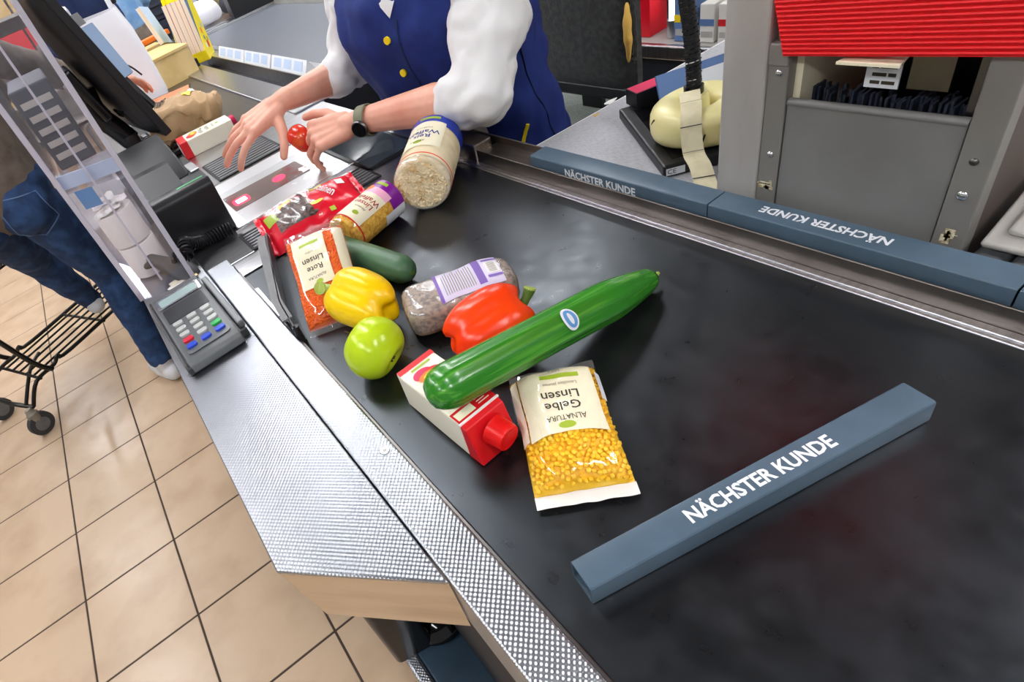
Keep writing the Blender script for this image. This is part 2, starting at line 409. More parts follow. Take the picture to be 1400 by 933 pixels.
# ------------------------------------------------------------------ room shell
T = .3029; TX, TY = -.7728, 1.1439
def tile_material():
    mt = bpy.data.materials.new('floor_far'); mt.use_nodes = True; nt = mt.node_tree; L = nt.links.new; b = nt.nodes['Principled BSDF']
    tc = nt.nodes.new('ShaderNodeTexCoord'); mp = nt.nodes.new('ShaderNodeMapping'); mp.inputs['Location'].default_value = (-TX, -TY, 0); L(tc.outputs['Object'], mp.inputs[0])
    br = nt.nodes.new('ShaderNodeTexBrick'); br.offset = 0; br.inputs['Scale'].default_value = 1; br.inputs['Brick Width'].default_value = T; br.inputs['Row Height'].default_value = T; br.inputs['Mortar Size'].default_value = .003
    br.inputs['Color1'].default_value = lin('d3baa0'); br.inputs['Color2'].default_value = lin('ccb296'); br.inputs['Mortar'].default_value = lin('45382f')
    L(mp.outputs[0], br.inputs[0]); L(br.outputs[0], b.inputs['Base Color']); b.inputs['Roughness'].default_value = .35
    MATS['floor_far'] = mt
tile_material()
fl = obj('floor', merge(box(-9, 9, -4, 16, -.2, -.0035)), 'floor_far', kind='structure')
mat('grout_bed', '45382f', .85)
obj('grout_bed', box(TX - 5*T, TX + 3*T, TY - 4*T, TY + 20*T, -.0034, -.0015), 'grout_bed', fl)
t0 = None
for i in range(-5, 3):
    for j in range(-4, 20):
        if t0 is None:
            t0 = obj('tile', box(.003, T-.003, .003, T-.003, -.003, 0), 'tile', fl, 'l', bevel=.001, segs=1); t0.location = (TX + i*T, TY + j*T, 0)
        else:
            shared('tile', t0, (TX + i*T, TY + j*T, 0), fl)
obj('ceiling', box(-9, 9, -4, 16, 3.2, 3.3), 'ceiling', kind='structure')
obj('wall_back', box(-9, 9, 15.9, 16.1, 0, 3.2), 'wall', kind='structure')
# ------------------------------------------------------------------ checkout counter: carcass, rail, belt, tray, scanner plates
ck = thing('checkout_counter', 'steel checkout counter with navy base carrying the black conveyor belt', 'checkout', (.38, .6, 0))
obj('carcass', merge(box(.06, .70, -.45, .98, .34, .80), box(.06, .40, .98, 1.75, .34, .80), box(.06, .70, 1.75, 2.75, .34, .80)), 'navy_panel', ck)
obj('belt_bed', box(.104, .645, -.45, 1.085, .80, .838), 'steel_dark', ck)
base = obj('base', box(-.022, .42, -.45, 3.4, .03, .30), 'navy_deck', ck, bevel=.004)
obj('bumper_strip', box(-.047, -.022, -.45, 3.4, .20, .302), 'steel_dimple', base, bevel=.006, label='ribbed aluminium bumper strip')
# left guard rail
obj('guard_rail', merge(box(.051, .1, -.45, 1.158, .855, .868), box(.051, .056, -.45, 1.158, .77, .86), box(.094, .1, -.45, 1.087, .83, .86)), 'steel_dimple', ck, bevel=.0025, label='embossed steel guard rail along the belt')
obj('rail_inner_lip', box(.1, .1045, -.45, 1.087, .836, .8625), 'steel_dark', ck, bevel=.001)
def screw(name, x, y, z, par, r=.0055, n=(0, 0, 1)):
    n = Vector(n); s = obj(name, cyl((x, y, z), Vector((x, y, z)) + n*.0015, r, 14), 'steel_bright', par, smooth=True)
    obj('screw_socket', cyl(Vector((x, y, z)) + n*.0014, Vector((x, y, z)) + n*.0018, r*.5, 6), 'steel_dark', s)
screw('screw', .087, .466, .868, ck); screw('screw', .087, -.1, .868, ck)
# right tray that holds the spare dividers
tray = obj('divider_tray', merge(box(.645, .648, -.45, .978, .845, .88), box(.648, .702, -.45, .978, .868, .871), box(.699, .702, -.45, 1.07, .85, .886)), 'steel_brown', ck, bevel=.0008, segs=1, label='brownish steel tray that holds the spare dividers')
obj('tray_lip', merge(box(.634, .645, -.45, 1.07, .846, .8535), box(.628, .634, -.45, 1.07, .846, .8515)), 'steel', ck, bevel=.0008, segs=1)
obj('tray_end_cap', box(.641, .688, .977, 1.075, .846, .891), 'steel_brown', ck, bevel=.004, label='folded steel end cap of the divider tray')
# plates past the belt
obj('belt_end_bar', box(.104, .645, 1.087, 1.152, .82, .851), 'steel', ck, bevel=.002, label='brushed steel bar at the end of the belt')
obj('scanner_deck', box(.02, .705, 1.153, 2.02, .80, .846), 'steel', ck, bevel=.002)
obj('steel_corner_plate', box(.024, .162, 1.165, 1.30, .846, .8485), 'steel', ck, bevel=.001)
def vent(name, x0, x1, y0, y1, nb, par):
    fr = obj(name, merge(box(x0, x1, y0, y1, .8462, .8466), box(x0-.006, x0, y0-.006, y1+.006, .846, .850), box(x1, x1+.006, y0-.006, y1+.006, .846, .850), box(x0, x1, y0-.006, y0, .846, .850), box(x0, x1, y1, y1+.006, .846, .850)), 'vent_dark', par)
    st = (y1-y0)/nb; src = obj('vent_bar', box(x0, x1, -st*.32, st*.32, 0, .0035), 'vent', fr, bevel=.001, segs=1)
    MWl = _mw(par).inverted()
    base_y = src.location.copy()
    for k in range(nb):
        y = y0 + st*(k+.5)
        if k == 0: src.location = (0, y, .8466)
        else: shared('vent_bar', src, (0, y, .8466), fr)
vent('vent_grille', .166, .50, 1.175, 1.262, 6, ck)
vent('vent_grille', .247, .452, 1.678, 1.86, 9, ck)
obj('scanner_plate', box(.172, .493, 1.305, 1.645, .846, .8505), 'steel_plate', ck, bevel=.0015, label='shiny steel scanner plate covered with clear film')
obj('scanner_frame', box(.165, .505, 1.300, 1.3065, .846, .852), 'steel_bright', ck)
obj('scanner_frame', box(.165, .505, 1.6435, 1.65, .846, .852), 'steel_bright', ck)
sg = obj('scanner_window', prism(rpoly([(.203, 1.405), (.425, 1.405), (.425, 1.515), (.203, 1.525)], .006), .8505, .8515), 'scan_glass', ck, label='dark scanner window with red lights')
obj('scanner_led', prism(rpoly([(.222, 1.442), (.25, 1.442), (.25, 1.468), (.222, 1.468)], .003), .8515, .8521), 'led_white', sg)
obj('scanner_glow', merge(prism(rpoly([(.214, 1.432), (.258, 1.432), (.258, 1.478), (.214, 1.478)], .012), .85155, .8518)), 'led_red', sg)
obj('scanner_led', cyl((.352, 1.462, .8515), (.352, 1.462, .8521), .018, 20), 'led_red', sg)
obj('plate_film', grid(lambda u, v: (u, v, .8535 + .0022*noise.noise((u*16, v*14, 3)) + .0006*noise.noise((u*40, v*40, 1))), .20, .49, 1.31, 1.56, 28, 24), 'plate_film', ck, smooth=True)
obj('scale_frame', merge(box(.502, .655, 1.222, 1.234, .846, .8500), box(.502, .512, 1.222, 1.52, .846, .85), box(.645, .655, 1.222, 1.52, .846, .85)), 'black_plastic', ck)
obj('scale_glass', box(.512, .645, 1.234, 1.52, .846, .8512), 'scale_glass', ck, bevel=.001)
# outfeed area behind the scanner
obj('outfeed_deck', box(.02, .615, 2.02, 3.45, .80, .842), 'steel_dark', ck, bevel=.002)
obj('outfeed_slide', merge(prism([(.47, 2.05), (.60, 2.1), (.60, 2.95), (.47, 2.8)], .842, .8435)), 'steel_dark', ck)
obj('outfeed_ledge', box(.60, .715, 1.9, 3.47, .80, .853), 'steel', ck, bevel=.003)
obj('outfeed_hatch', prism([(.40, 1.93), (.53, 1.93), (.53, 2.1), (.40, 2.1)], .846, .8475), 'mid_grey', ck)
# conveyor belt
bt = thing('conveyor_belt', 'wide black rubber conveyor belt under the groceries', 'conveyor belt', (.37, .3, .84))
obj('belt_top', merge(box(.1055, .6335, -.45, 1.078, .8445, .85)), 'belt', bt, bevel=.002)
obj('belt_roller', cyl((.108, 1.072, .832), (.63, 1.072, .832), .0125, 16), 'belt', bt, smooth=True)
obj('belt_return', box(.108, .63, 1.0, 1.08, .835, .8455), 'belt', bt)
for (sx, sy, sl) in ((.514, .605, .006), (.520, .600, .004), (.509, .607, .003)): obj('scuff_mark', prism([(sx-sl, sy), (sx, sy-.0012), (sx+sl, sy-.001), (sx+sl*.3, sy+.0015)], .8500, .8503), 'mid_grey', bt)
# packing shelf on the customer side
sh = thing('packing_shelf', 'wide embossed steel shelf along the customer side of the belt', 'shelf', (-.02, .9, .77))
poly = [(-.088, .418), (.0495, .2855), (.0495, 2.6), (-.088, 2.6)]
obj('shelf_top', prism(poly, .862, .868), 'steel_dimple', sh, bevel=.0012, segs=1)
obj('shelf_end_face', ([(-.0865, .4165, .8625), (.0495, .2855, .8625), (.0495, .2855, .766), (-.0745, .404, .766), (-.0845, .4185, .8625), (.0495, .2895, .8625), (.0495, .2895, .766), (-.0725, .406, .766)], [(0, 1, 2, 3), (4, 7, 6, 5), (0, 4, 5, 1), (3, 2, 6, 7), (0, 3, 7, 4), (1, 5, 6, 2)]), 'steel_fascia', sh)
obj('shelf_underside', prism([(-.07, .44), (.048, .33), (.048, 2.58), (-.07, 2.58)], .775, .855), 'steel_dark', sh)
# dark bin on the base deck below the shelf
bn = thing('cable_box', 'black metal box on the navy base below the shelf end', 'box', (-.03, .58, .302))
obj('box_body', prism(rpoly([(-.06, .525), (.016, .512), (.016, .9), (-.06, .9)], .012), .303, .60), 'black_metal', bn, smooth=True)
obj('box_lid', prism(rpoly([(-.064, .60), (.0, .59), (.0, .88), (-.064, .88)], .01), .60, .612), 'dark_grey', bn)
fd = thing('cable_drum', 'round black cable drum with white sticker beside the black box', 'drum', (.05, .56, .302))
obj('drum_disc', lathe([(.001, .3025), (.062, .3025), (.066, .308), (.060, .322), (.03, .345), (.001, .346)], 32), 'black_gloss', fd, 'l', smooth=True)
for v in fd.children: v.location = (0, 0, -.302)
obj('drum_sticker', box(.03, .05, .508, .518, .316, .317), 'print_white', fd)
# customer side flap (goods guide) at the belt end
fp = thing('guide_flap', 'dark grey metal guide flap standing at the end of the belt', 'flap', (.15, .95, .851))
pth = [(.104, .772), (.115, .86), (.178, 1.075), (.196, 1.128)]
def strip(pts, th, z0, z1):
    L_, R2 = [], []
    for i, p in enumerate(pts):
        a = Vector(pts[max(i-1, 0)]); b = Vector(pts[min(i+1, len(pts)-1)]); d = (b - a).normalized(); n = Vector((-d.y, d.x))
        L_.append(tuple(Vector(p) + n*th/2)); R2.append(tuple(Vector(p) - n*th/2))
    return prism(L_ + R2[::-1], z0, z1)
obj('flap_blade', strip(pth, .004, .8515, .889), 'dark_grey', fp, bevel=.001, segs=1)
obj('flap_top', strip([(.105, .80), (.113, .87), (.168, 1.08), (.182, 1.122)], .017, .885, .889), 'mid_grey', fp)
obj('flap_hinge', merge(cyl((.106, .775, .8515), (.106, .775, .885), .006, 12), box(.1005, .112, .768, .83, .8515, .857)), 'black_plastic', fp, smooth=True)
obj('hinge_bar', box(.1005, .1105, .86, .99, .851, .864), 'steel', fp, bevel=.002)

# ------------------------------------------------------------------ next-customer dividers
def profile(w, h, r, th):
    o = rpoly([(-w/2, 0), (w/2, 0), (w/2, h), (-w/2, h)], r, 3); i = [(x*(w-2*th)/w, th + (z)*(h-2*th)/h) for x, z in o]
    return o, i
def divider(label, a, b, z, w=.036, h=.028, hollow=True):
    a, b = Vector((*a, z)), Vector((*b, z)); d = (b - a).normalized(); s = Vector((d.y, -d.x, 0)); up = Vector((0, 0, 1))
    t = thing('checkout_divider', label, 'divider', tuple((a+b)/2), group='blue-grey next-customer dividers')
    o, i = profile(w, h, .0035, .0022)
    P = lambda c, q: tuple(c + s*q[0] + up*q[1])
    n = len(o); dep = .02
    rings = [[P(a + d*dep, q) for q in i], [P(a, q) for q in i], [P(a, q) for q in o], [P(b, q) for q in o], [P(b, q) for q in i], [P(b - d*dep, q) for q in i]]
    obj('divider_bar', loft(rings, cap=True), 'divider_blue', t, smooth=True, sharp=30)
    return t, a, b, d, s
# on the belt
t, a, b, d, s = divider('blue-grey divider lying across the belt, lettering reading upright', (.1435, .2065), (.4985, .1315), .8502, w=.031, h=.0285)
text_on('lettering', t, plane_S((a+b)/2 + Vector((0, 0, .0285)), d, -s), 'NÄCHSTER KUNDE', +.006, -.001, .0188, 'print_white', eps=.0004, bold=.03, space='w', squash=1.0, maxw=.155)
# in the tray
t, a, b, d, s = divider('blue-grey divider in the tray nearest the cashier, lettering on its side', (.671, .816), (.671, .4585), .8712, w=.040, h=.027)
text_on('lettering', t, plane_S((.651, .637, .8712), (0, -1, 0), (0, 0, 1)), 'NÄCHSTER KUNDE', -.018, .0120, .0190, 'print_white', eps=.0005, bold=.03, space='w', maxw=.150)
t, a, b, d, s = divider('blue-grey divider in the tray with upside-down lettering on top', (.671, .4565), (.671, .1315), .8712, w=.040, h=.027)
text_on('lettering', t, plane_S((.671, .294, .8982), (0, 1, 0), (-1, 0, 0)), 'NÄCHSTER KUNDE', .027, -.001, .0185, 'print_white', eps=.0005, bold=.03, space='w', maxw=.148)
divider('blue-grey divider in the tray cut off by the right picture edge', (.671, .1295), (.671, -.195), .8712, w=.040, h=.027)
UPZ = Vector((0, 0, 1))
mat('side_brown', '5d534c', .5, .3, noise_=(7, '7a6f66', .45, .75))
mat('roller_grey', '55575a', .45)
mat('lid_grey', 'b7b3ad', .5, noise_=(9, 'a9a49d', .4, .7))
# ------------------------------------------------------------------ dispenser unit right of the tray
dp = thing('cigarette_dispenser', 'grey metal dispenser cabinet with red ribbed flap behind the tray', 'dispenser', (.80, .33, .84))
X0 = .706
obj('cabinet_back', merge(box(X0+.16, X0+.22, .235, .405, .846, 1.45), box(X0+.012, X0+.22, .225, .235, .86, 1.16), box(X0+.004, X0+.22, .405, .42, .86, 1.16)), 'steel_dark', dp)
obj('corner_post', box(X0-.004, X0+.06, .425, .481, .846, 1.55), 'post_grey', dp, bevel=.003, label='tall light grey corner post')
fl_ = obj('frame_strip', box(X0-.002, X0+.03, .400, .4245, .84, 1.095), 'frame_grey', dp, bevel=.0015)
obj('frame_cap', box(X0-.004, X0+.034, .4005, .4245, 1.07, 1.096), 'frame_grey', fl_, bevel=.002)
for z in (1.062, .957): 
    sc = obj('rivet', sphere((X0-.002, .411, z), .003, .0045, .0045), 'steel_bright', fl_, smooth=True)
obj('worn_patch', merge(*[box(X0-.0028, X0-.0018, .402+.018*random.random(), .406+.018*random.random(), .906+.012*random.random(), .910+.012*random.random()) for k in range(9)]), 'worn_paint', fl_)
fr_ = obj('frame_strip', box(X0-.002, X0+.02, .197, .2245, .84, 1.16), 'frame_grey', dp, bevel=.0015)
for z, r, mt in ((.951, .0055, 'steel_bright'), (.990, .004, 'steel_dark')):
    obj('rivet', sphere((X0-.002, .2115, z), .003, r, r), mt, fr_, smooth=True)
obj('worn_patch', merge(*[box(X0-.0028, X0-.0018, .203+.014*random.random(), .207+.014*random.random(), .888+.02*random.random(), .892+.02*random.random()) for k in range(7)]), 'worn_paint', fr_)
fpn = obj('front_panel', merge(box(X0, X0+.008, .2255, .399, .84, 1.026)), 'panel_grey', dp, bevel=.002)
obj('panel_rim', cyl((X0+.004, .2255, 1.026), (X0+.004, .399, 1.026), .005, 12), 'panel_grey', fpn, smooth=True)
obj('brush_strip', merge(*[box(X0+.04+random.uniform(-.012, .012), X0+.05+random.uniform(-.012, .012), .23+k*.0033, .2325+k*.0033, .98, 1.024+.007*random.random()) for k in range(51)]), 'bristle', dp, kind='stuff')
obj('slot_wall', box(X0+.012, X0+.15, .392, .400, .98, 1.095), 'cream', dp)
obj('slot_plate', box(X0+.024, X0+.027, .2575, .2935, 1.044, 1.088), 'steel_brown', dp)
st_ = obj('instruction_sticker', box(X0+.022, X0+.024, .3005, .3325, 1.043, 1.084), 'print_white', dp)
for k in range(4):
    z_ = 1.0475+.0085*k; y_ = .304
    for wlen in ((.012, .009), (.007, .013), (.015, .006), (.010, .011))[k]:
        obj('printed_line', box(X0+.0213, X0+.022, y_, y_+wlen, z_, z_+.0035), 'ink', st_); y_ += wlen + .002
# red ribbed flap, leaning out over the tray, one mesh per ridge
rf = obj('red_flap', ([(X0-.012, .403, 1.086), (X0-.012, .19, 1.098), (X0-.035, .10, 1.462), (X0-.035, .485, 1.45), (X0+.004, .403, 1.086), (X0+.004, .19, 1.098), (X0+.02, .10, 1.462), (X0+.02, .485, 1.45)], [(0, 1, 2, 3), (7, 6, 5, 4), (0, 4, 5, 1), (1, 5, 6, 2), (2, 6, 7, 3), (3, 7, 4, 0)]), 'red_flap', dp, label='bright red horizontally ribbed flap')
nr = 26
for k in range(nr):
    t_ = (k + .5)/nr*.36; z = 1.087 + t_*.364; x = X0-.012-.023*t_; y0 = .19 - .09*t_; y1 = .403 + .082*t_
    obj('rib', cyl((x, y0+.001, z+.012), (x, y1-.001, z), .0022, 8), 'red_flap', rf, smooth=True)
obj('flap_handle', prism([(X0-.016, .287), (X0-.016, .345), (X0+.012, .340), (X0+.012, .292)], 1.0825, 1.0855), 'cream', dp)
obj('cabinet_side', prism([(X0+.02, .2245), (X0+.02, .199), (X0+.26, .190), (X0+.26, .2245)], .846, 1.5), 'side_brown', dp)
# machine at the right edge behind the tray
mc = thing('coin_machine', 'light grey plastic machine housing behind the tray at the right edge', 'machine', (.79, .08, .84))
obj('machine_base', box(.712, .95, -.2, .184, .03, .858), 'dark_grey', mc, bevel=.01, segs=3)
for k, (y0, y1) in enumerate(((.161, .190), (.120, .159), (.079, .118), (.038, .077), (-.03, .036))):
    obj('roller_cover', box(.706, .748, y0, y1, .858, .884), 'roller_grey', mc, bevel=.009, segs=4, smooth=True)
Mm = place((.712, 0, .890), 0, 0, R_(-22))
obj('machine_lid', xf(box(0, .20, -.30, .186, 0, .010), Mm), 'lid_grey', mc, bevel=.004, segs=3, smooth=True)
obj('lid_panel', xf(box(.014, .19, -.28, .172, .010, .020), Mm), 'lid_grey', mc, bevel=.006, segs=3, smooth=True)
obj('lid_slot', xf(box(.055, .075, .115, .135, .020, .0206), Mm), 'dark_grey', mc)
# ------------------------------------------------------------------ cashier's side desk with display and taped lump
dk = thing('side_desk', 'grey grained desk top beside the cashier, edges chipped', 'desk', (.95, .7, .80))
obj('desk_top', prism([(.715, .19), (1.33, .19), (1.33, .875), (.715, .925)], .815, .845), 'desk_grey', dk)
obj('desk_edge', prism([(.715, .925), (1.33, .875), (1.33, .880), (.715, .930)], .817, .8435), 'paper_white', dk)
obj('desk_body', box(.78, 1.3, .21, .84, .05, .815), 'navy_panel', dk)
for k, (x, y, r) in enumerate(((.745, .905, .012), (.965, .915, .016), (.905, .90, .008), (1.06, .885, .010))):
    obj('worn_chip', prism([(x + r*math.cos(q)*(1+.4*math.sin(3*q+k)), y + .5*r*math.sin(q)) for q in [i*.7 for i in range(9)]], .845, .8457), ['label_blue', 'paper_white', 'foam', 'paper_white'][k], dk)
ds = thing('display_unit', 'black flat display unit lying on the grey desk under the taped lump', 'display', (.84, .70, .845))
A = Vector((.752, .610)); B = Vector((.905, .838)); 
dd = (B - A).normalized(); nn_ = Vector((dd.y, -dd.x))
q = [A, B, B + nn_*.26, A + nn_*.26]
obj('display_body', prism([tuple(p) for p in q], .846, .868), 'black_plastic', ds, bevel=.004)
obj('display_screen', prism([tuple(A + dd*a_ + nn_*b_) for a_, b_ in ((.02, .02), (.245, .02), (.245, .24), (.02, .24))], .868, .8688), 'black_gloss', ds)
obj('ce_sticker', ([tuple(Vector((*(A + nn_*b_ - dd*.0006), z_))) for b_, z_ in ((.004, .850), (.034, .850), (.034, .863), (.004, .863))], [(0, 1, 2, 3)]), 'print_white', ds)
text_on('ce_mark', ds, plane_S((*(A + nn_*.013 - dd*.0008), .8565), (*nn_, 0), (0, 0, 1)), 'CE', 0, 0, .012, 'ink', space='w', eps=.0004)
# magazine / lit tray at the back of the desk
mg = thing('flyer_stand', 'blue and white flyer propped at the back of the grey desk', 'flyer', (1.0, .72, .845))
obj('flyer_back', xf(box(-.10, .12, -.006, 0, 0, .085), place((1.01, .70, .846), R_(-28), R_(-25))), 'carton_blue', mg)
obj('flyer_print', xf(box(-.02, .05, -.0065, -.006, .02, .07), place((1.01, .70, .846), R_(-28), R_(-25))), 'print_white', mg)
cb = thing('sweet_box', 'small pink and dark box on the desk behind the taped lump', 'box', (.93, .80, .846))
obj('box_body', xf(box(-.05, .05, -.02, .02, 0, .03), place((.965, .80, .8695), R_(-20))), 'black_plastic', cb)
obj('box_print', xf(box(-.048, .048, -.018, .018, .03, .0306), place((.965, .80, .8695), R_(-20))), 'magenta', cb)
# taped foam lump: thick ring with a standing neck
tl = thing('taped_lump', 'cream taped ring-shaped lump with a neck holding the black conduit', 'taped bundle', (.87, .64, .868))
cx, cy = .872, .632
rings = []
for i in range(48):
    a_ = 2*math.pi*i/48; c_ = Vector((cx + .050*math.cos(a_), cy + .050*math.sin(a_), .900)); rr = .029*(1+.05*math.sin(3*a_))
    rings.append([tuple(c_ + Vector((math.cos(a_), math.sin(a_), 0))*rr*math.copysign(abs(math.cos(b_))**.7, math.cos(b_)) + UPZ*rr*1.08*math.copysign(abs(math.sin(b_))**.7, math.sin(b_))) for b_ in [k*2*math.pi/20 for k in range(20)]])
rings.append(rings[0])
obj('taped_ring', loft(rings, cap=False), 'tape_cream', tl, smooth=True, sharp=70)
obj('ring_core', cyl((cx, cy, .872), (cx, cy, .897), .034, 24), 'tape_cream', tl, smooth=True)
nkx, nky = .872, .645
obj('taped_neck', tube([(nkx, nky, .89), (nkx, nky, .925), (nkx-.002, nky, .938)], [.025, .024, .021], 20), 'tape_cream', tl, smooth=True)
for (aa, z_, ln, ro) in ((-2.45, .895, .014, 1.3), (-1.95, .890, .022, .8), (-2.05, .915, .012, -.5), (-1.45, .905, .012, .2), (2.6, .912, .016, .8), (-1.2, .9, .008, 1.2)):
    n_ = Vector((math.cos(aa), math.sin(aa), 0)); c_ = Vector((cx, cy, z_)) + n_*.0795
    t1 = Vector((-n_.y, n_.x, 0)); dv = (t1*math.cos(ro) + UPZ*math.sin(ro))
    obj('tape_mark', tube([c_ - dv*ln/2 - n_*.001, c_ - n_*.0005, c_ + dv*ln/2 - n_*.001], .0016, 6), 'tape_mark', tl)
sp_ = thing('measuring_strap', 'cream webbing strap with black marks hanging over the taped lump', 'strap', (.80, .60, .87))
pts = smooth_path([(.853, .640, .948), (.838, .627, .9445), (.822, .613, .9395), (.804, .600, .929), (.793, .590, .905), (.784, .578, .882), (.768, .555, .875), (.745, .528, .862), (.728, .508, .860)], 5)
sd = Vector((.72, -.69, 0)).normalized(); w_ = .0155
vs = []
for p in pts: vs += [tuple(p + sd*w_ + UPZ*.001), tuple(p - sd*w_ + UPZ*.001), tuple(p - sd*w_ - UPZ*.001), tuple(p + sd*w_ - UPZ*.001)]
obj('strap_band', loft([vs[4*i:4*i+4] for i in range(len(pts))]), 'strap_cream', sp_)
for k in (7, 17, 24, 33):
    p = pts[k]; p2 = p + (pts[k+1]-p)*.25; of = Vector((-.0012, -.0012, .0016))
    obj('strap_mark', ([tuple(p + sd*w_*1.01 + of), tuple(p - sd*w_*1.01 + of), tuple(p2 - sd*w_*1.01 + of), tuple(p2 + sd*w_*1.01 + of)], [(0, 1, 2, 3)]), 'tape_mark' if k in (17, 33) else 'ink_grey', sp_)
cdt = thing('flexible_conduit', 'black ribbed flexible conduit rising from the taped lump', 'conduit', (.86, .67, .95))
pth_ = smooth_path([(.871, .645, .930), (.872, .648, .98), (.876, .658, 1.04), (.872, .672, 1.12), (.852, .695, 1.24), (.83, .71, 1.45)], 8)
obj('conduit_tube', tube(pth_, .0115, 14), 'black_plastic', cdt, smooth=True)
hel = []
for i in range(len(pth_)*7):
    f_ = i/7; k = min(int(f_), len(pth_)-2); p = pth_[k].lerp(pth_[k+1], f_-k); x, y, d = frame(pth_[k+1]-pth_[k], (1, 0, 0)); a_ = i*.95
    hel.append(p + x*.0118*math.cos(a_) + y*.0118*math.sin(a_))
obj('conduit_braid', tube(hel, .0011, 5), 'black_gloss', cdt, smooth=True)
obj('conduit_collar', cyl((.8705, .645, .932), (.8712, .646, .950), .0155, 20), 'black_gloss', cdt, smooth=True)
# ------------------------------------------------------------------ groceries
def pillow(a, b, H, p=3.2, q=4.0, amp=.003, seed=0, fs=22, low=.0):
    def S(u, v):
        uu = min(abs(u)/a, 1); vv = min(abs(v)/b, 1)
        e = max(0, 1-uu**p)**.62 * max(0, 1-vv**q)**.62
        return Vector((u*(1-.04*(1-abs(v)/b)**2 if abs(v) < b else 1), v, H*e + amp*e*noise.noise((u*fs, v*fs, seed)) + amp*.5*e*noise.noise((u*fs*2.3, v*fs*2.3, seed+5))))
    return S
def shell(S, a, b, nu=36, nv=44, bot=.15, H=.04):
    top = grid(S, -a, a, -b, b, nu, nv)
    bt_ = grid(lambda u, v: Vector((S(u, v).x, v, -bot*S(u, v).z)), -a, a, -b, b, nu, nv)
    return merge(top, (bt_[0], [f[::-1] for f in bt_[1]]))
_ico = None
def ico():
    global _ico
    if _ico is None:
        bm = bmesh.new(); bmesh.ops.create_icosphere(bm, subdivisions=1, radius=1); bm.verts.index_update()
        _ico = ([tuple(v.co) for v in bm.verts], [tuple(v.index for v in f.verts) for f in bm.faces]); bm.free()
    return _ico
def scatter(S, a, b, n, r, flat, test=lambda u, v: True, seed=1, depth=.6):
    rnd = random.Random(seed); out = []; pts = []; tries = 0
    while len(pts) < n and tries < n*40:
        tries += 1; u = rnd.uniform(-a, a); v = rnd.uniform(-b, b)
        if not test(u, v): continue
        if any((u-x)**2 + (v-y)**2 < (r*1.45)**2 for x, y in pts[-400:]): continue
        pts.append((u, v)); p = on_surf(S, u, v, -r*depth)
        M = Matrix.Translation(p) @ Euler((rnd.uniform(-.7, .7), rnd.uniform(-.7, .7), rnd.uniform(0, 6))).to_matrix().to_4x4() @ Matrix.Diagonal((r, r, r*flat, 1))
        out.append(xf(ico(), M))
    return merge(*out)
def yaw_to(vec): return math.atan2(vec[1], vec[0]) - math.pi/2     # local +y points along vec

# --- bag of yellow lentils
c0 = Vector((.2575, .338, .861)); up_ = Vector((-.082, -.129))
t = thing('yellow_lentil_bag', 'clear bag of yellow lentils with cream label nearest the belt divider', 'lentil bag', tuple(c0), rz=yaw_to(up_), rx=R_(-5))
a, b, H = .0525, .078, .036; S = pillow(a, b, H, 3.4, 5.0, .005, 3)
obj('lentil_fill', shell(lambda u, v: Vector((S(u*.985, v*.97).x*.98, v*.965, max(0, S(u, v).z-.0035))), a, b, bot=.27), 'lentil_yellow', t, 'l', smooth=True)
obj('lentils', scatter(S, a*.92, b*.95, 1100, .0031, .75, lambda u, v: v > .018 or abs(u) > .036 or v < -.064, 4, depth=.45), 'lentil_yellow', t, 'l', smooth=True, kind='stuff')
S2 = lambda u, v: S(u, v) + Vector((0, 0, .0016))
obj('bag_film', grid(lambda u, v: S2(u, v) + Vector((0, 0, .0008)), -a, a, -b, b, 40, 48), 'bag_film', t, 'l', smooth=True)
decal('label', t, S2, -.041, .041, -.068, .026, 'cream', .0007, 24, 28)
decal('side_label', t, S2, .0425, .0505, -.068, .022, 'cream2', .0007, 8, 20)
decal('side_label', t, S2, -.0505, -.0455, -.06, -.02, 'print_white', .0007, 6, 12)
decal('label_band', t, S2, -.027, .016, -.0545, -.0475, 'leaf_green', .0011, 12, 4)
decal('label_leaf', t, S2, -.009, .009, .013, .0225, 'leaf_green', .0011, shape='ell')
text_on('brand_line', t, S2, 'ALNATURA', -.001, .0075, .0105, 'ink', eps=.0012, maxw=.043)
text_on('name_line', t, S2, 'Gelbe', -.001, -.0085, .0165, 'ink', eps=.0012, bold=.01)
text_on('name_line', t, S2, 'Linsen', -.001, -.024, .0165, 'ink', eps=.0012, bold=.01)
text_on('small_line', t, S2, 'Lentilles jaunes', -.004, -.039, .0062, 'ink_grey', eps=.0012)
text_on('small_line', t, S2, '500 g', -.002, -.0615, .0062, 'ink_grey', eps=.0012)
for sg_ in (1, -1):
    obj('bag_seal', grid(lambda u, v: Vector((u, sg_*(b*.965 + v), .0035 + .003*noise.noise((u*60, v*60, 2+sg_)))), -a*.97, a*.97, 0, .014, 24, 4), 'bag_seal_white' if sg_ > 0 else 'bag_film_fine', t, 'l', smooth=True)

